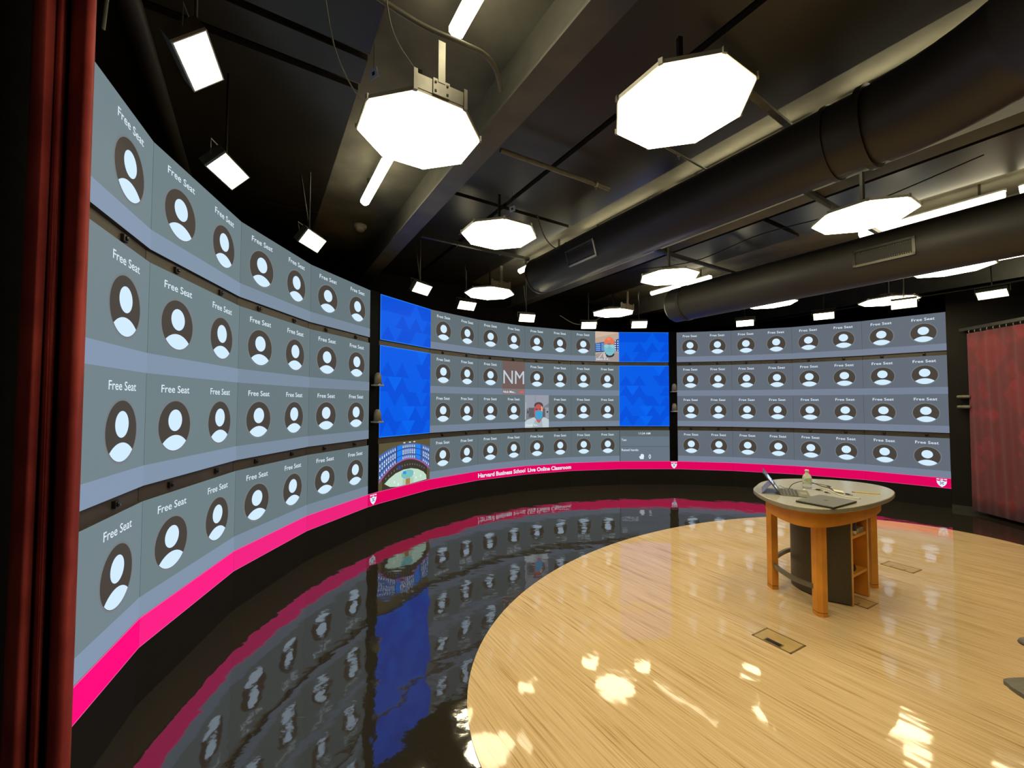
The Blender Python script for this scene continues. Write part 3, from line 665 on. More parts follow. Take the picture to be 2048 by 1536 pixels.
def info_panel(F, z0, z1):
    L = F.L; F.slab(0, L, z0, z1, px('infobg', (92, 104, 110))); H = z1 - z0
    F.rect(.02, L - .01, z0 + H * .49, z0 + H * .80, px('info1', (104, 118, 132)), 1); F.rect(.02, L - .01, z0 + .005, z0 + H * .46, px('info2', (104, 116, 130)), 1)
    F.rect(.0, .012, z0, z1, px('infoline', (70, 78, 86)), 2)
    F.text('11:24 AM', L * .50, z1 - H * .10, .23, .040, c_text, 3, bold=.01); F.text('Test', .04, z0 + H * .69, .10, .042, c_text, 3, 'l', .01)
    F.text('Raised hands:', .04, z0 + H * .365, .34, .042, c_text, 3, 'l', .01); F.text('0', L * .60, z0 + H * .15, .045, .085, c_text, 3, bold=.01)
    cx, cz = L * .44, z0 + H * .14
    F.poly([(cx - .03, cz - .045), (cx + .035, cz - .045), (cx + .045, cz), (cx + .043, cz + .04), (cx + .035, cz + .045), (cx + .02, cz + .055), (cx + .005, cz + .058), (cx - .015, cz + .052), (cx - .025, cz + .03), (cx - .03, cz + .01), (cx - .05, cz + .012), (cx - .052, cz)], c_text, 3)

ROWS = [(ZT, S1T), None]
secs = {'left': [('L0', 'L1'), ('L1', 'L2'), ('L2', 'L3'), ('L3', 'L4')],
        'centre': [('C%d' % i, 'C%d' % (i + 1)) for i in range(6)],
        'right': [('R%d' % i, 'R%d' % (i + 1)) for i in range(4)]}
slab_lab = {'left': 'large curved grey video wall on the left with seven columns of free seats',
            'centre': 'curved central video wall with blue panels at both ends and a few participants',
            'right': 'curved video wall on the right showing eight columns of free seats'}
zm = (S1B + S2T) / 2
WALLS = {}; PIL = {}
for sec, fac in secs.items():
    t = thing('video_wall', slab_lab[sec], 'video wall', (0, 0, 0), 0, 'curved video walls')
    # black housing behind: continuous box following the facets (strips show between the displays)
    m1 = MB()
    for (a, b) in fac:
        A, d, n, L = frame(a, b)
        vs = [A + d * x + n * y + Vector((0, 0, z)) for z in (ZP, ZT) for x, y in ((0, -.02), (L, -.02), (L, -.14), (0, -.14))]
        m1.add(vs, [(0, 1, 5, 4), (1, 2, 6, 5), (2, 3, 7, 6), (3, 0, 4, 7), (0, 3, 2, 1), (4, 5, 6, 7)], BLK)
    m1.build('housing', t); WALLS[sec] = t
    for i, (a, b) in enumerate(fac):
        blue = sec == 'centre' and i in (0, 5)
        for r, (zt, zb) in enumerate(((ZT, S1T), (S1B, S2T), (S2B, ZP))):
            F = Face(a, b)
            if blue and r < 2: blue_panel(F, zb, zt, i // 5 * 0 + r * 7 + 3)
            elif blue and i == 0: room_image(F, zb, zt)
            elif blue: info_panel(F, zb, zt)
            else:
                F.slab(0.001, F.L - .001, zb, zt, F.tint[0])
                for q in range(2):
                    x0 = q * F.L / 2; subs = [(zt, zb)] if r != 1 else [(zt, zm), (zm, zb)]
                    for k, (ta, tb) in enumerate(subs):
                        if sec == 'centre' and i == 4 and q == 1 and r == 0: face_one(F, x0, ta, tb); continue
                        if sec == 'centre' and i == 3 and q == 0 and r == 1 and k == 1: face_two(F, x0, ta, tb); continue
                        if sec == 'centre' and i == 2 and q == 1 and r == 1 and k == 0: name_tile(F, x0, ta, tb); continue
                        seat(F, x0, ta, tb, F.L / 2)
            F.mb.build('display_panel', t, fix=False)
# pillars between the walls
for (a, b, lab) in (('L4', 'C0', 'narrow black pillar between the left and centre video walls'), ('C6', 'R0', 'narrow black pillar between the centre and right video walls')):
    A, d, n, L = frame(a, b)
    m1 = MB(); vs = [A + d * x + n * y + Vector((0, 0, z)) for z in (ZP, ZT + .02) for x, y in ((.004, -.012), (L - .004, -.012), (L - .004, -.14), (.004, -.14))]
    m1.add(vs, [(0, 1, 5, 4), (1, 2, 6, 5), (2, 3, 7, 6), (3, 0, 4, 7), (0, 3, 2, 1), (4, 5, 6, 7)], PILLARM); t = thing('black_pillar', lab, 'pillar'); m1.build('pillar_body', t); PIL[a] = t
# pink ribbon display along the bottom, crossing the pillars
allf = secs['left'] + [('L4', 'C0')] + secs['centre'] + [('C6', 'R0')] + secs['right']
def shield(F, cx, z0, z1, sc_=1.):
    h = z1 - z0; wd = h * .40
    W_, D_ = px('shieldw', (225, 240, 255)), px('shieldd', (70, 60, 110))
    for k in (-1, 0, 1):
        F.rect(cx + k * wd * .72 - wd * .28, cx + k * wd * .72 + wd * .28, z0 + h * .84, z0 + h * .95, W_, 3)
    F.poly([(cx - wd, z0 + h * .74), (cx - wd * .55, z0 + h * .68), (cx, z0 + h * .80), (cx + wd * .55, z0 + h * .68), (cx + wd, z0 + h * .74), (cx + wd * .92, z0 + h * .48), (cx + wd * .6, z0 + h * .24), (cx, z0 + h * .04), (cx - wd * .6, z0 + h * .24), (cx - wd * .92, z0 + h * .48)], W_, 3)
    for a, b in ((-.25, .58), (.25, .58), (-.25, .38), (.25, .38)): F.disc(cx + a * wd, z0 + h * b, h * .055, D_, 4, 8)
    F.rect(cx - wd * .2, cx + wd * .2, z0 + h * .46, z0 + h * .50, D_, 4); F.rect(cx - wd * .05, cx + wd * .05, z0 + h * .36, z0 + h * .6, D_, 4)
for (a, b) in allf:
    F = Face(a, b, .002); F.slab(0.0008, F.L - .0008, ZB, ZP, F.tint[2], .16)
    F.rect(0, F.L, ZP - .006, ZP, c_pinkedge, 1); F.rect(0, F.L, ZB, ZB + .004, c_pinkedge, 1)
    if (a, b) == ('L4', 'C0'): shield(F, F.L * .5, ZB + .005, ZP - .01)
    if (a, b) == ('C6', 'R0'): shield(F, F.L * .5, ZB + .005, ZP - .01)
    if (a, b) == ('R3', 'R4'): shield(F, F.L - .10, ZB + .005, ZP - .01)
    if (a, b) in (('C2', 'C3'), ('C3', 'C4')):
        if a == 'C2': F.text('Harvard Business School', .006, ZB + .078, 1.005, .068, c_text, 3, 'l', .03)
        else: F.text('Live Online Classroom', .058, ZB + .078, .93, .068, c_text, 3, 'l', .03)
    F.mb.build('ribbon_segment', PIL[a] if (a, b) in (('L4', 'C0'), ('C6', 'R0')) else WALLS[{'L': 'left', 'C': 'centre', 'R': 'right'}[a[0]]], fix=False)
# black plinth under the ribbon
m1 = MB(); P = [Vector((*VV[k], 0)) for k in ['L0', 'L1', 'L2', 'L3', 'L4', 'C0', 'C1', 'C2', 'C3', 'C4', 'C5', 'C6', 'R0', 'R1', 'R2', 'R3', 'R4']]
for i in range(len(P) - 1):
    d = (P[i + 1] - P[i]).normalized(); n = Vector((d.y, -d.x, 0))
    if n.dot(CC - P[i]) < 0: n = -n
    vs = [p - n * y + Vector((0, 0, z)) for z in (0, ZB - .001) for p, y in ((P[i], .004), (P[i + 1], .004), (P[i + 1], .14), (P[i], .14))]
    m1.add(vs, [(0, 1, 5, 4), (1, 2, 6, 5), (2, 3, 7, 6), (3, 0, 4, 7), (0, 3, 2, 1), (4, 5, 6, 7)], mat('plinth', (.006, .005, .0035), .6, spec=.25, var=.2, vscale=8))
struct(m1, 'baseboard_back', 'black plinth under the curved screens')
# black return wall from the right video wall to the curtain
RA = Vector((6.70, 6.321, 0)); RB = Vector((6.98, 5.93, 0))
def upright(pa, pb, z0, z1, th, m, mbx=None):
    mbx = mbx or MB(); d = (pb - pa).normalized(); n = Vector((d.y, -d.x, 0))
    if n.dot(CC - pa) < 0: n = -n
    vs = [p - n * y + Vector((0, 0, z)) for z in (z0, z1) for p, y in ((pa, .0), (pb, .0), (pb, th), (pa, th))]
    mbx.add(vs, [(0, 1, 5, 4), (1, 2, 6, 5), (2, 3, 7, 6), (3, 0, 4, 7), (0, 3, 2, 1), (4, 5, 6, 7)], m); return mbx
d_ = Vector((.567, -.823, 0))
struct(upright(RA + d_ * .002, RA + d_ * 3.2, 0, 3.3, .06, BLACKPAINT), 'wall_side', 'black wall between the right video wall and the curtain')
m1 = upright(RA + d_ * .002 + Vector((-.012, -.008, 0)), RA + d_ * 1.5 + Vector((-.012, -.008, 0)), 0, .07, .01, DARKMETAL); struct(m1, 'baseboard_right')

# ------------------------------------------------------------------ cameras in the black strips, one under each seat column
def make_strip_cam():
    t = thing('strip_camera', 'x', 'camera', (0, 0, 0), 0, 'small cameras in the black strips between screen rows')
    m1 = MB(); m1.box(-.019, .019, -.004, .016, -.018, .018, BLACKPLASTIC, None, .003); m1.build('camera_body', t)
    m1 = MB(); M = Matrix.Translation((0, .016, 0)) @ Matrix.Rotation(-pi / 2, 4, 'X'); m1.lathe([(.012, 0), (.012, .006), (.009, .009), (0, .008)], mat('lens_glass', (.01, .01, .015), .05), M, 16); m1.build('lens', t)
    return t
sp = None
ordn = ['first', 'second', 'third', 'fourth', 'fifth', 'sixth', 'seventh', 'eighth']
for sec, fac in secs.items():
    col = 0
    for i, (a, b) in enumerate(fac):
        if sec == 'centre' and i in (0, 5): continue
        A, d, n, L = frame(a, b)
        for q in range(2):
            col += 1
            if sec == 'left' and col == 1: continue
            c_ = col - 1 if sec == 'left' else col
            for zz, row in ((( S1T + S1B) / 2, 'upper'), ((S2T + S2B) / 2, 'lower')):
                if sp is None: sp = make_strip_cam(); t = sp
                else: t = copy_tree(sp)
                t.location = A + d * (L * (.25 + .5 * q)) + n * (-.020) + Vector((0, 0, zz))
                t.rotation_euler = (0, 0, atan2(n.y, n.x) - pi / 2)
                t['label'] = f'{row}-strip black camera of the {sec} video wall, at its {ordn[c_ - 1]} seat column from the left'
# ------------------------------------------------------------------ small domed units on the pillars
GREYU = mat('grey_unit', (.18, .165, .12), .45, var=.15, vscale=25)
def unit(loc, n, lab, side=False):
    t = thing('domed_camera', lab, 'camera', loc, atan2(n.y, n.x) - pi / 2, 'small domed units beside the screens')
    m1 = MB(); m1.lathe([(.0, .150), (.020, .146), (.036, .128), (.044, .098), (.048, .0), (.0, .0)], GREYU, Matrix.Translation((0, .045, 0)), 24); m1.build('dome', t)
    m1 = MB(); m1.box(-.054, .054, -.02, .10, -.022, -.002, METAL if not side else GREYU, None, .004); m1.build('shelf_bracket', t)
    m1 = MB()
    for x in (-.03, .03): m1.lathe([(0, .010), (.008, .008), (.008, 0), (0, 0)], METAL, Matrix.Translation((x, .098, -.002)), 10)
    m1.build('screw', t); return t
for (a, b), zs, nm in ((('L4', 'C0'), (1.83, 1.365), 'left'), (('C6', 'R0'), (1.84, 1.45), 'right')):
    A, d, n, L = frame(a, b)
    for z, pos in zip(zs, ('upper', 'lower')): unit(A + d * L * .5 + Vector((0, 0, z)) - n * .0 + n * .01, n, f'{pos} small grey domed camera on the {nm} black pillar')
n = Vector((d_.y, -d_.x, 0)); n = -n if n.dot(CC - RA) < 0 else n
for z, lab in ((1.55, 'lower grey unit'), (1.70, 'upper grey unit')):
    q = RA + d_ * .18 + Vector((0, 0, z)) + n * .02
    t = thing('wall_camera', f'{lab} sticking out of the black wall beside the curtain', 'camera', q, atan2(n.y, n.x) - pi / 2)
    m1 = MB(); m1.box(-.07, .07, 0, .16, -.02, .02, GREYU, None, .015); m1.build('camera_body', t)
    m1 = MB(); m1.box(-.03, .03, -.025, .0, -.03, .03, DARKMETAL); m1.build('mount', t)

# ------------------------------------------------------------------ curtains
def velvet(name, c1, c2):
    m = mat(name, c1, .9, var=.0, sheen=.0, spec=.15); nt = m.node_tree; b = nt.nodes['Principled BSDF']
    tc = nt.nodes.new('ShaderNodeTexCoord'); n = nt.nodes.new('ShaderNodeTexNoise'); n.inputs['Scale'].default_value = 5; n.inputs['Detail'].default_value = 3
    nt.links.new(tc.outputs['Object'], n.inputs['Vector'])
    r = nt.nodes.new('ShaderNodeValToRGB'); r.color_ramp.elements[0].position = .4; r.color_ramp.elements[1].position = .62
    r.color_ramp.elements[0].color = (*c2, 1); r.color_ramp.elements[1].color = (*c1, 1)
    nt.links.new(n.outputs['Fac'], r.inputs['Fac']); nt.links.new(r.outputs['Color'], b.inputs['Base Color'])
    n2 = nt.nodes.new('ShaderNodeTexNoise'); n2.inputs['Scale'].default_value = 400
    nt.links.new(tc.outputs['Object'], n2.inputs['Vector'])
    bp = nt.nodes.new('ShaderNodeBump'); bp.inputs['Strength'].default_value = .3; bp.inputs['Distance'].default_value = .002
    nt.links.new(n2.outputs['Fac'], bp.inputs['Height']); nt.links.new(bp.outputs['Normal'], b.inputs['Normal'])
    return m
VELVET = velvet('red_velvet', (.32, .046, .040), (.19, .022, .022))
def drape(plan, z0, z1, m, th=.004, nz=14, wob=.003, seed=1):
    """cloth hanging from a plan curve, thin but solid"""
    rnd = random.Random(seed); P = catmull([Vector((x, y, 0)) for x, y in plan], 8); n = len(P); mbx = MB(); vs = []
    ph = rnd.random() * 6
    for side in (0, 1):
        for j in range(nz + 1):
            z = z0 + (z1 - z0) * j / nz
            for i, p in enumerate(P):
                t_ = (P[min(n - 1, i + 1)] - P[max(0, i - 1)]).normalized(); nn = Vector((t_.y, -t_.x, 0))
                q = p + nn * (th * side + wob * sin(i * .35 + z * 1.7 + ph)); vs.append((q.x, q.y, z))
    k = (nz + 1) * n; fs = []
    for j in range(nz):
        for i in range(n - 1):
            a = j * n + i; fs.append((a, a + 1, a + n + 1, a + n)); fs.append((k + a, k + a + n, k + a + n + 1, k + a + 1))
    for j in range(nz):
        for i in (0, n - 1): a = j * n + i; fs.append((a, a + n, k + a + n, k + a))
    for i in range(n - 1):
        for j in (0, nz): a = j * n + i; fs.append((a, k + a, k + a + 1, a + 1))
    mbx.add(vs, fs, m, None, True); return mbx
# left red velvet curtain: folds seen edge-on close to the camera (x, y from bearing * depth)
def bp_(b, y): return (b * y, y)
plan = [bp_(-1.046, 1.04), bp_(-1.044, .99), bp_(-1.052, .952), bp_(-1.075, .94), bp_(-1.098, .965), bp_(-1.106, 1.03), bp_(-1.112, 1.03), bp_(-1.118, .975), bp_(-1.124, .945), bp_(-1.137, .95), bp_(-1.141, .985),
        bp_(-1.146, .95), bp_(-1.165, .915), bp_(-1.188, .918), bp_(-1.200, .955), bp_(-1.204, 1.05)]
t = thing('red_curtain', 'red velvet curtain hanging in folds at the left edge of the frame', 'curtain', (-1.1, 1.0, 0))
m1 = drape([(x + 1.1, y - 1.0) for x, y in plan], .02, 3.50, VELVET, wob=.0025); m1.build('cloth', t)
m1 = MB(); m1.tube([(-.35, .06, 3.53), (.09, .06, 3.53)], .016, DARKMETAL, 12); m1.build('rail', t)
plan = [(-1.33 - .01 * (k % 2) - k * .035, 1.02 - .02 * k + (.03 if k % 2 else -.0)) for k in range(14)]
m1 = drape([(-1.30, 1.20), (-1.305, 1.10)] + plan, .02, 3.50, DRAPEBLACK, seed=5); tag(m1.build('black_curtain'), 'black curtain at the far left edge beside the red velvet one', 'curtain')
# right curtain: patterned red cloth on a rail with hooks
def pattern_red():
    m = bpy.data.materials.new('patterned_red_cloth'); m.use_nodes = True; nt = m.node_tree; b = nt.nodes['Principled BSDF']; b.inputs['Roughness'].default_value = .8
    b.inputs['Sheen Weight'].default_value = .2
    tc = nt.nodes.new('ShaderNodeTexCoord'); mp = nt.nodes.new('ShaderNodeMapping'); mp.inputs['Scale'].default_value = (1, 1, .75); nt.links.new(tc.outputs['Object'], mp.inputs['Vector'])
    n = nt.nodes.new('ShaderNodeTexNoise'); n.inputs['Scale'].default_value = 26; n.inputs['Detail'].default_value = 4; nt.links.new(tc.outputs['Object'], n.inputs['Vector'])
    col = None
    for sc_, lo, hi, off in ((2.1, .34, .36, 0.), (3.7, .22, .24, 3.3), (1.3, .30, .32, 7.7)):
        q = nt.nodes.new('ShaderNodeMapping'); q.inputs['Location'].default_value = (off, off * .7, off * .3); nt.links.new(mp.outputs['Vector'], q.inputs['Vector'])
        v = nt.nodes.new('ShaderNodeTexVoronoi'); v.inputs['Scale'].default_value = sc_; v.distance = 'MANHATTAN'; nt.links.new(q.outputs['Vector'], v.inputs['Vector'])
        r = nt.nodes.new('ShaderNodeValToRGB'); e = r.color_ramp.elements; e[0].position = lo * 1.6; e[0].color = (1, 1, 1, 1); e[1].position = hi * 1.7; e[1].color = (0, 0, 0, 1)
        nt.links.new(v.outputs['Distance'], r.inputs['Fac'])
        if col is None: col = r.outputs['Color']
        else:
            a = nt.nodes.new('ShaderNodeMixRGB'); a.inputs[0].default_value = .5; nt.links.new(col, a.inputs[1]); nt.links.new(r.outputs['Color'], a.inputs[2]); col = a.outputs[0]
    r = nt.nodes.new('ShaderNodeValToRGB'); e = r.color_ramp.elements; e[0].position = 0; e[0].color = (.19, .034, .040, 1); e[1].position = .9; e[1].color = (.42, .036, .048, 1)
    nt.links.new(col, r.inputs['Fac'])
    mx2 = nt.nodes.new('ShaderNodeMixRGB'); mx2.blend_type = 'MULTIPLY'; mx2.inputs[0].default_value = .4; nt.links.new(r.outputs['Color'], mx2.inputs[1]); nt.links.new(n.outputs['Color'], mx2.inputs[2])
    nt.links.new(mx2.outputs[0], b.inputs['Base Color'])
    return m
PR = pattern_red()
# the cloth's visible top edge runs from bearing .., its foot just above the floor
q0 = Vector((6.72, 6.05, 0)); q1 = Vector((6.62, 5.33, 0)); q2 = Vector((6.50, 4.2, 0))
t = thing('patterned_curtain', 'red patterned curtain on a rail at the right edge', 'curtain', q0)
pl = []
for k in range(24):
    f_ = k / 23; p = q0.lerp(q1, min(1, f_ / .55)) if f_ < .55 else q1.lerp(q2, (f_ - .55) / .45)
    amp = .004 if f_ < .62 else .04
    pl.append(((p.x + amp * sin(k * 1.9)) - q0.x, p.y - q0.y))
m1 = drape(pl, .05, 2.63, PR, wob=.004, nz=10, seed=3); m1.build('cloth', t)
m1 = MB(); m1.tube([(0.03, .12, 2.70), (-.07, -.72, 2.70), (-.19, -1.9, 2.70)], .014, DARKMETAL, 10, sq=(.03, .045)); m1.build('rail', t)
for k in range(11):
    y = -.02 - k * .085
    m1 = MB(); x = .03 + (y - .12) * .115; m1.tube([(x, y, 2.68), (x - .012, y, 2.655), (x, y, 2.632)], .0045, METAL, 6); m1.build('hook', t)

# ------------------------------------------------------------------ the table
TZ = .86
ORANGE = mat('orange_wood', (.72, .29, .028), .38, var=.14, vscale=6)
ORANGE2 = mat('orange_wood_edge', (.72, .38, .10), .4, var=.1, vscale=8)
TOPM = mat('grey_laminate', (.50, .47, .37), .16, var=.06, vscale=60)
EDGEM = mat('laminate_edge', (.27, .25, .18), .4, var=.08, vscale=30)
RAILM = mat('rail_laminate', (.13, .115, .075), .35, var=.08, vscale=30)
SHELLM = mat('dark_laminate', (.062, .052, .028), .45, var=.2, vscale=120)
outline = [(2.073, 3.56), (2.19, 3.713), (2.312, 3.852), (2.449, 3.953), (2.62, 4.025), (2.80, 4.045), (2.97, 4.02), (3.13, 3.96), (3.24, 3.86), (3.289, 3.73), (3.265, 3.59), (3.18, 3.445), (3.049, 3.316), (2.906, 3.205), (2.704, 3.078), (2.5, 2.972), (2.35, 2.912), (2.234, 2.882), (2.13, 2.882), (2.045, 2.93), (1.99, 3.01), (1.972, 3.12), (1.98, 3.25), (2.01, 3.40)]
TC = Vector((2.64, 3.46, 0))
oc2 = [(p.x - TC.x, p.y - TC.y) for p in catmull([(x, y, 0) for x, y in outline], 6, True)]
def inset(pts, d):
    n = len(pts); out = []
    for i in range(n):
        a = Vector(pts[i - 1]); b = Vector(pts[(i + 1) % n]); t_ = (b - a).normalized(); nn = Vector((-t_.y, t_.x))
        p = Vector(pts[i])
        if nn.dot(-p) < 0: nn = -nn
        out.append(tuple(p + nn * d))
    return out
t = thing('lectern_table', 'tall wooden table with rounded grey top, orange legs and a small shelf cabinet', 'table', (TC.x, TC.y, .004))
m1 = MB(); b_ = .004
n = len(oc2); a0 = inset(oc2, b_)
vs = [(x, y, TZ) for x, y in a0] + [(x, y, TZ - b_) for x, y in oc2] + [(x, y, TZ - .030) for x, y in oc2] + [(x, y, TZ - .034) for x, y in a0]
vs = [(x, y, z - .004) for x, y, z in vs]
m1.add(vs, [tuple(range(n))], TOPM); m1.add(vs, [(i, (i + 1) % n, n + (i + 1) % n, n + i) for i in range(n)], TOPM)
m1.add(vs, [(k * n + i, k * n + (i + 1) % n, (k + 1) * n + (i + 1) % n, (k + 1) * n + i) for k in (1, 2) for i in range(n)] + [tuple(range(4 * n - 1, 3 * n - 1, -1))], EDGEM)
m1.build('tabletop', t)
ap = inset(oc2, .088); ap2 = inset(oc2, .110)
m1 = MB(); vs = [(x, y, z) for z in (TZ - .038, .70) for x, y in ap] + [(x, y, z) for z in (TZ - .038, .70) for x, y in ap2]
m1.add(vs, [(i, (i + 1) % n, n + (i + 1) % n, n + i) for i in range(n)] + [(2 * n + i, 3 * n + i, 3 * n + (i + 1) % n, 2 * n + (i + 1) % n) for i in range(n)] + [(n + i, n + (i + 1) % n, 3 * n + (i + 1) % n, 3 * n + i) for i in range(n)] + [(i, 2 * n + i, 2 * n + (i + 1) % n, (i + 1) % n) for i in range(n)], ORANGE, None, False)
m1.build('apron', t)
legs = [(2.315, 3.142, 0), (2.252, 3.602, 0), (3.128, 3.628, 0), (2.95, 3.93, 0)]
for k, (x, y, rz) in enumerate(legs):
    M = Matrix.Translation((x - TC.x, y - TC.y, 0)) @ Matrix.Rotation(rz, 4, 'Z'); h = .034
    pts = [(-h, -h * .5), (-h * .2, -h * 1.15), (h, -h), (h, h), (-h, h)] if k == 0 else [(-h * .8, -h), (h * .8, -h), (h * .8, h), (-h * .8, h)]
    m1 = MB(); m1.prism(pts, .032, .72, ORANGE, M); m1.prism([(a * .95, b * .95) for a, b in pts], .027, .032, mat('groove', (.10, .035, .006), .6, var=.1), M); m1.prism(pts, 0.0, .027, ORANGE, M)
    m1.build('leg', t)
def R_(x, y, z): return (x - TC.x, y - TC.y, z)
m1 = MB(); m1.tube(bend([R_(2.297, 3.160, .205), R_(2.262, 3.205, .205), R_(2.232, 3.29, .205), R_(2.226, 3.39, .205), R_(2.234, 3.50, .205), R_(2.250, 3.575, .205)], 6), .01, RAILM, sq=(.022, .034)); m1.build('foot_rail', t)
m1 = MB(); m1.tube(bend([R_(2.262, 3.63, .205), R_(2.33, 3.71, .205), R_(2.452, 3.82, .205), R_(2.598, 3.925, .205), R_(2.76, 3.975, .205), R_(2.93, 3.955, .205)], 6), .01, RAILM, sq=(.022, .034)); m1.build('foot_rail', t)
# cabinet: curved dark shell, open on the side facing right-front
P0 = Vector((2.655, 3.264, 0)); Mc = Matrix.Translation((P0.x - TC.x, P0.y - TC.y, 0)) @ ROT
CW = .352
half = [(0, 0), (-.030, .07), (-.066, .144), (-.062, .21), (-.048, .27), (-.025, .34), (.009, .40), (.06, .455), (.12, .485), (CW / 2, .492)]
shell = half + [(CW - a, b) for a, b in half[-2::-1]]
sh = [tuple(p.xy) for p in catmull([(a, b, 0) for a, b in shell], 4)]
inn = []
for i, p in enumerate(sh):
    a = Vector(sh[max(0, i - 1)]); b = Vector(sh[min(len(sh) - 1, i + 1)]); t_ = (b - a).normalized(); nn = Vector((t_.y, -t_.x)); q = Vector(p)
    if nn.dot(Vector((CW / 2, .2)) - q) < 0: nn = -nn
    inn.append(tuple(q + nn * .006))
n2 = len(sh); m1 = MB(); vs = [(x, y, z) for z in (.012, .70) for x, y in sh] + [(x, y, z) for z in (.012, .70) for x, y in inn]
m1.add(vs, [(i, i + 1, n2 + i + 1, n2 + i) for i in range(n2 - 1)], SHELLM, Mc, True)
m1.add(vs, [(2 * n2 + i, 3 * n2 + i, 3 * n2 + i + 1, 2 * n2 + i + 1) for i in range(n2 - 1)] + [(i, 2 * n2 + i, 2 * n2 + i + 1, i + 1) for i in range(n2 - 1)] + [(n2 + i, n2 + i + 1, 3 * n2 + i + 1, 3 * n2 + i) for i in range(n2 - 1)]
       + [(0, n2, 3 * n2, 2 * n2), (n2 - 1, 3 * n2 - 1, 4 * n2 - 1, 2 * n2 - 1)], SHELLM, Mc)
cab_shell = m1.build('cabinet_shell', t)
for x in (.006, CW - .034):
    m1 = MB(); m1.box(x, x + .028, 0.0, .34, .004 if x > .1 else .004, .705, ORANGE, Mc); m1.box(x - .0005, x + .0285, -.002, .0, .004, .705, ORANGE2, Mc); m1.build('side_panel', t)
m1 = MB(); m1.box(.034, CW - .034, .335, .345, .06, .705, ORANGE, Mc); m1.build('back_panel', t)
for z in (.535, .235):
    m1 = MB(); m1.box(.034, CW - .034, .004, .335, z - .022, z, ORANGE, Mc); m1.build('shelf', t)
# things on the shelves
zz = .004
def cabp(a, b, z): return Vector((TC.x, TC.y, 0)) + (Mc @ Vector((a, b, z)))
t = thing('spray_can', 'silver and dark blue can standing on the upper shelf of the table cabinet', 'can', cabp(.135, .035, .5392))
m1 = MB(); m1.lathe([(0, 0), (.026, 0), (.028, .004), (.028, .125), (.022, .135), (0, .135)], mat('can_body', (.45, .46, .42), .3, metal=.6, var=.1), None, 24); m1.build('body', t)
m1 = MB(); m1.lathe([(.0285, .03), (.0285, .11)], mat('can_label', (.05, .05, .12), .4, var=.3, vscale=60), None, 24); m1.build('label_band', t)
m1 = MB(); m1.lathe([(.018, .135), (.018, .150), (.012, .156), (0, .156)], BLACKPLASTIC, None, 20); m1.build('cap', t)
t = thing('small_box', 'small cream box lying on the upper shelf beside the can', 'box', cabp(.245, .075, .5392), AL)
m1 = MB(); m1.box(-.055, .055, -.06, .06, 0, .035, WHITEPLASTIC, None, .003); m1.build('box_body', t)
m1 = MB(); m1.box(-.0505, .0505, -.0608, -.0600, .004, .030, CABLEGREY); m1.build('box_end', t)
m1 = MB(); pts = []
m1.lathe([(0, .0), (.055, .002), (.062, .02), (.055, .045), (.03, .062), (0, .068)], mat('black_pouch', (.012, .010, .009), .6, var=.3, vscale=30, bump=.5), Matrix.Diagonal((1, .8, 1, 1)), 18)
o = m1.build('black_pouch'); o.location = cabp(.14, .075, .2392); tag(o, 'rounded black pouch lying on the lower shelf of the table cabinet', 'pouch')
for k, pp in enumerate(([(.06, .05), (.12, .12), (.20, .10), (.26, .18), (.20, .26)], [(.05, .16), (.13, .06), (.22, .16), (.17, .24), (.10, .28)])):
    m1 = MB(); q = cabp(pp[0][0], pp[0][1], .010); m1.tube(bend([tuple(cabp(a, b, .010 + .004 * (i % 2) + k * .004) - q) for i, (a, b) in enumerate(pp)], 6), .004, CABLE, 8)
    o = m1.build('floor_cable'); o.location = q; tag(o, ('dark cable coiled on the floor inside the table cabinet, the lower one', 'dark cable crossing over the other on the floor inside the table cabinet')[k], 'cable')

# ------------------------------------------------------------------ things on the table top
LID = mat('laptop_lid', (.20, .185, .14), .35, metal=.5, var=.05, vscale=60)
ALU = mat('tablet_metal', (.30, .29, .38), .35, metal=.4, var=.05, vscale=40)
# closed laptop
c0 = Vector((2.315, 3.068, TZ + .0)); ang = atan2(3.053 - 2.864, 2.509 - 2.191)
t = thing('closed_laptop', 'closed flat grey laptop at the near edge of the table', 'laptop', (2.318, 3.062, TZ), ang)
W2, D2 = .183, .121
m1 = MB(); m1.box(-W2, W2, -D2, D2, .002, .010, BLACKPLASTIC, None, .003); m1.build('base', t)
m1 = MB(); m1.box(-W2, W2, -D2, D2, .0105, .017, LID, None, .003)
for k in range(3):
    m1.box(-.012 + k * .008, -.008 + k * .008, -.012, .012, .017, .0174, DARKMETAL)
m1.build('lid', t)
m1 = MB(); m1.box(-.14, .14, D2 - .004, D2 + .003, .008, .014, BLACKPLASTIC, None, .002); m1.build('hinge', t)
# tablet with kickstand and keyboard
hx = Vector((2.291 - 2.14, 3.562 - 3.31, 0)); hl = hx.length; hx.normalize(); hang = atan2(hx.y, hx.x)
t = thing('tablet_computer', 'tablet propped on its kickstand with a flat keyboard at the left of the table', 'tablet', (2.137, 3.305, TZ), hang)
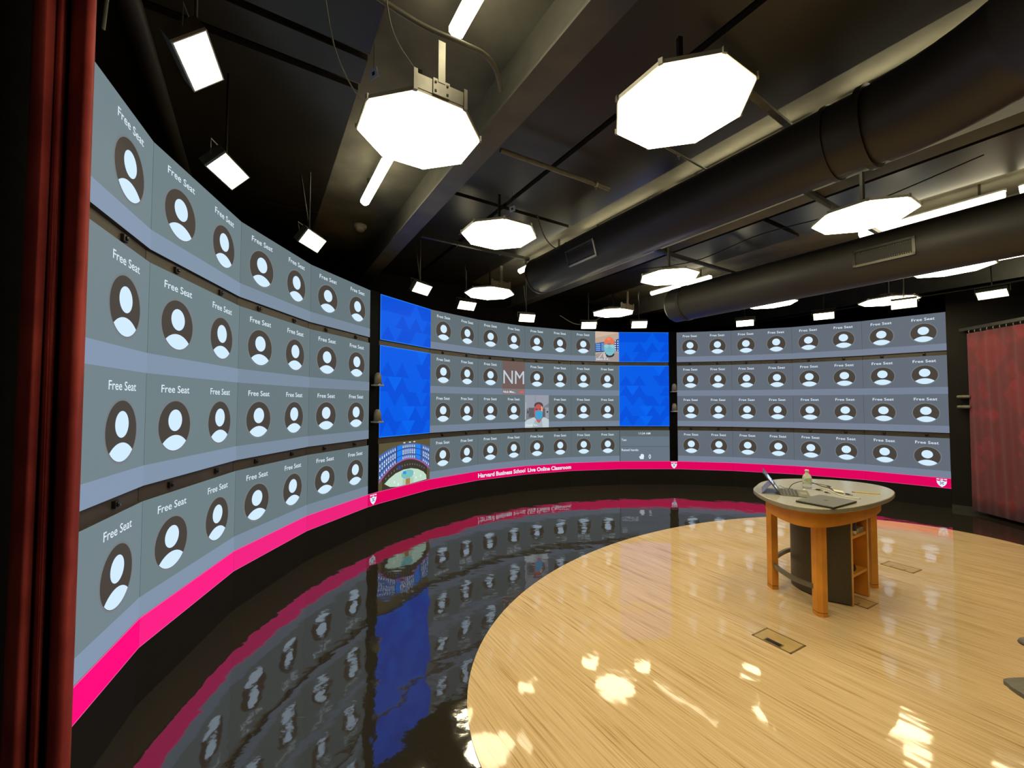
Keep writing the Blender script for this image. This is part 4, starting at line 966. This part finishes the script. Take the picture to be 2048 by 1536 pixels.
# local: x along the hinge, +y away from the keyboard (up-left), keyboard towards -y
KD = .20
m1 = MB(); m1.box(0, hl, -KD, -.003, .001, .006, mat('keyboard_fabric', (.16, .145, .11), .6, var=.1), None, .002); kb = m1.build('keyboard', t)
m1 = MB()
for r in range(5):
    for k in range(13): m1.box(.012 + k * .0208, .029 + k * .0208, -.028 - r * .024, -.010 - r * .024, .006, .0078, DARKMETAL)
m1.box(.09, .20, -KD + .015, -.14, .0058, .0066, CABLEGREY); m1.build('keys', kb)
lean = radians(54.5); TL = .20
Mt = Matrix.Rotation(lean, 4, 'X')   # tablet's own y axis goes up and back
m1 = MB(); m1.box(0, hl, .002, TL, .0, .008, mat('tablet_body', (.10, .095, .09), .4, metal=.5, var=.05), Mt, .002); m1.build('tablet_body', t)
m1 = MB(); s = .0084
m1.box(.008, hl - .008, .010, TL - .008, s - .0004, s, mat('tablet_screen_dark', (.01, .01, .012), .1), Mt)
m1.build('screen', t)
m1 = MB(); sc1 = mat('tablet_glow', (.3, .32, .35), .3, emit=s2l((200, 215, 245)), estr=1.0)
m1.box(.03, hl - .06, .105, .150, s + .0001, s + .0004, sc1, Mt); m1.box(.05, .20, .085, .098, s + .0001, s + .0004, sc1, Mt); m1.box(.04, .11, .045, .072, s + .0001, s + .0004, sc1, Mt); m1.build('screen_image', t)
m1 = MB(); A_ = Mt @ Vector((0, .10, -.002)); ft = Vector((0, .125, .0015)); dn = (ft - A_); Lk = dn.length
ex = Vector((1, 0, 0)); ey = dn.normalized(); ez = ex.cross(ey)
Mk = Matrix(((ex.x, ey.x, ez.x, A_.x), (ex.y, ey.y, ez.y, A_.y), (ex.z, ey.z, ez.z, A_.z), (0, 0, 0, 1)))
m1.box(.004, hl - .004, 0, Lk, -.001, .001, ALU, Mk); m1.build('kickstand', t)
# water bottle
CLEARM = mat('clear_plastic', (.95, .97, .88), .10, trans=.78, ior=1.2)
t = thing('water_bottle', 'small clear plastic water bottle with white cap and green label', 'bottle', (2.532, 3.555, TZ))
m1 = MB(); m1.lathe([(0, .003), (.022, .001), (.032, .006), (.0335, .03), (.031, .036), (.0335, .042), (.0335, .095), (.031, .108), (.020, .125), (.0125, .134), (.0115, .145)], CLEARM, None, 28); m1.build('bottle_body', t)
m1 = MB(); m1.lathe([(.0342, .052), (.0342, .092)], mat('bottle_label', (.50, .58, .40), .5, var=.35, vscale=60), None, 28); m1.build('label_band', t)
m1 = MB(); m1.lathe([(0, .145), (.0155, .145), (.0155, .161), (.013, .164), (0, .164)], WHITEPLASTIC, None, 24); m1.build('cap', t)
# pencil
pa, pb_ = Vector((2.801, 3.418, TZ + .0042)), Vector((2.965, 3.330, TZ + .0042))
t = thing('pencil', 'yellow pencil lying on the right side of the table', 'pencil', pa); d3 = (pb_ - pa).normalized()
m1 = MB(); m1.tube([d3 * .022, d3 * .172], .0040, mat('pencil_yellow', (.75, .50, .07), .4, var=.05), 6, smooth=False); m1.build('shaft', t)
m1 = MB(); m1.tube([d3 * .009, d3 * .022], .0041, METAL, 12); m1.tube([d3 * .0, d3 * .009], .0038, mat('eraser', (.30, .16, .12), .8, var=.1), 12); m1.build('ferrule_and_eraser', t)
m1 = MB(); m1.tube([d3 * .172, d3 * .186], [.0039, .0006], mat('sharpened_wood', (.62, .45, .25), .6, var=.1), 8); m1.build('tip', t)
# cables and tag
def tcable(lab, pts, r, m, name='table_cable', ends=None):
    q = Vector(pts[0]); Q = bend([tuple(Vector(p) - q) for p in pts], 8)
    t = thing(name, lab, 'cable', q); m1 = MB(); m1.tube(Q, r, m, 8); m1.build('cord', t)
    if ends:
        for e_, mm in ends:
            a = Vector(Q[-1 if e_ > 0 else 0]); b = Vector(Q[-3 if e_ > 0 else 2]); dd = (a - b); dd.z = 0; dd.normalize(); a = Vector((a.x, a.y, r * 0 + .0048 - (q.z - TZ)))
            m1 = MB(); m1.tube([a - dd * .002, a + dd * .030], .01, mm, sq=(.013, .007)); m1.tube([a + dd * .030, a + dd * .040], .01, METAL, sq=(.009, .004)); m1.build('plug', t)
    return t
tcable('black cable arching across the back of the table top', [(2.351, 3.522, TZ + .004), (2.40, 3.56, TZ + .03), (2.47, 3.60, TZ + .045), (2.56, 3.63, TZ + .05), (2.64, 3.64, TZ + .035), (2.70, 3.62, TZ + .012), (2.735, 3.58, TZ + .004), (2.70, 3.485, TZ + .004)], .0032, CABLE)
tcable('thin dark cable lying just behind the tablet keyboard', [(2.36, 3.665, TZ + .004), (2.352, 3.63, TZ + .010), (2.35, 3.575, TZ + .004), (2.385, 3.53, TZ + .004), (2.372, 3.49, TZ + .004)], .0018, CABLE)
tcable('white cable running across the table to a paper label', [(2.56, 3.52, TZ + .004), (2.60, 3.548, TZ + .004), (2.655, 3.55, TZ + .004), (2.672, 3.51, TZ + .004), (2.648, 3.44, TZ + .005), (2.625, 3.38, TZ + .007), (2.605, 3.30, TZ + .006), (2.60, 3.235, TZ + .005), (2.635, 3.195, TZ + .005)], .0036, WHITEPLASTIC, ends=((1, WHITEPLASTIC),))
tcable('thin loop of dark cable behind the bottle', [(2.61, 3.70, TZ + .003), (2.66, 3.78, TZ + .003), (2.74, 3.79, TZ + .003), (2.79, 3.74, TZ + .003), (2.80, 3.68, TZ + .003)], .002, CABLE)
m1 = MB(); lp = [(2.768, 3.52), (2.705, 3.375), (2.612, 3.315), (2.665, 3.43)]
M = Matrix.Translation((2.685, 3.41, TZ + .012)) @ Matrix.Rotation(radians(62), 4, 'Z') @ Matrix.Rotation(.12, 4, 'X')
m1.box(-.045, .045, -.032, .032, -.0006, .0006, mat('cream_paper', (.80, .78, .55), .8, var=.03), M); tag(m1.build('paper_label'), 'cream paper label taped to the white cable on the table', 'label')
BL = BLACKPLASTIC
for k, (a, b, lab) in enumerate(((((2.582, 3.516)), (2.599, 3.469), 'black plug lying left of the white cable on the table'), ((2.575, 3.407), (2.579, 3.365), 'small dark plug with a silver tip beside the white cable'),
                                 ((2.788, 3.66), (2.765, 3.575), 'dark plug with a white end behind the paper label'), ((2.695, 3.345), (2.700, 3.292), 'dark adapter plug sticking out in front of the paper label'))):
    A_ = Vector((*a, TZ + .0045)); B_ = Vector((*b, TZ + .0045)); t = thing('cable_plug', lab, 'plug', A_); dd = B_ - A_
    m1 = MB(); m1.tube([Vector((0, 0, 0)), dd * .65], .01, BL, sq=(.016, .008)); m1.build('plug_body', t)
    m1 = MB(); m1.tube([dd * .65, dd], .01, WHITEPLASTIC if k == 2 else METAL, sq=(.011, .005)); m1.build('plug_tip', t)

# ------------------------------------------------------------------ floor boxes
BRASS = mat('brass_trim', (.30, .21, .08), .35, metal=.5, var=.15, vscale=20)
WOODLID = mat('floor_box_lid', (.55, .37, .14), .3, var=.12, vscale=12)
def floor_box(c, ang, lab, dark=True):
    t = thing('floor_box', lab, 'floor box', (c[0], c[1], .004), ang)
    a, b = .125, .092; tr = .010
    m1 = MB()
    for r in ((-a, a, -b, -b + tr), (-a, a, b - tr, b), (-a, -a + tr, -b, b), (a - tr, a, -b, b)): m1.box(r[0], r[1], r[2], r[3], 0, .003, BRASS)
    m1.build('trim_frame', t)
    m1 = MB(); m1.box(-a + tr, a - tr, -b + tr, b - tr, 0, .002, WOODLID); m1.build('lid', t)
    m1 = MB(); m1.box(-.055, .055, -b + tr + .002, -.03, .002, .0032, BRASS); m1.box(-.046, .046, -b + tr + .008, -.038, .0032, .0036, WOODLID if not dark else mat('dark_opening', (.008, .007, .006), .3)); m1.build('cable_flap', t)
ang = atan2(1.921 - 1.81, 2.764 - 2.962)
floor_box((1.785, 2.811), atan2(2.764 - 2.962, 1.921 - 1.81), 'brass-edged floor box with a dark cable opening in front of the table')
floor_box((3.782, 4.057), atan2(4.008 - 4.199, 3.907 - 3.812), 'closed floor box lid behind the table on the right', False)
floor_box((2.767, 3.385), atan2(2.764 - 2.962, 1.921 - 1.81), 'floor box edge showing under the table cabinet', False)

# ------------------------------------------------------------------ chair cut by the right edge
GREYF = mat('grey_upholstery', (.13, .12, .095), .6, var=.15, vscale=60, bump=.2)
t = thing('grey_armchair', 'grey chair cut off by the right edge, only a seat corner and arm tip showing', 'chair', (2.235, 1.492, .004), 0)
m1 = MB(); m1.box(-.235, .235, -.235, .235, .428, .456, GREYF, None, .012); sv = m1.v
m1 = MB(); so = [(-.225, .215), (-.205, .243), (-.1, .252), (.1, .252), (.21, .24), (.24, .2), (.24, -.2), (.2, -.24), (-.2, -.24), (-.245, -.2), (-.244, 0), (-.238, .17)]
so = [tuple(p.xy) for p in catmull([(x, y, 0) for x, y in so], 5, True)]
m1.prism([(a * .97, b * .97) for a, b in so], .430, .436, GREYF); m1.prism(so, .436, .452, GREYF); m1.build('seat', t)
for y in (.245, -.245):
    m1 = MB(); m1.lathe([(0, -.21), (.018, -.207), (.030, -.185), (.034, -.15), (.034, .17), (.02, .205), (0, .21)], GREYF, Matrix.Translation((.085, y, .595)) @ Matrix.Rotation(pi / 2, 4, 'Y') @ Matrix.Diagonal((.55, 1, 1, 1)), 20); m1.build('armrest', t)
    m1 = MB(); m1.tube([(.10, y, .58), (.12, y * .8, .45)], .012, DARKMETAL, 10); m1.build('arm_post', t)
m1 = MB(); m1.box(.225, .26, -.22, .22, .46, .90, GREYF, None, .014); m1.build('backrest', t)
m1 = MB(); m1.lathe([(.19, 0), (.19, .008), (.05, .022), (.026, .05), (.026, .43)], DARKMETAL, None, 32); m1.build('pedestal', t)

bpy.context.view_layer.update()
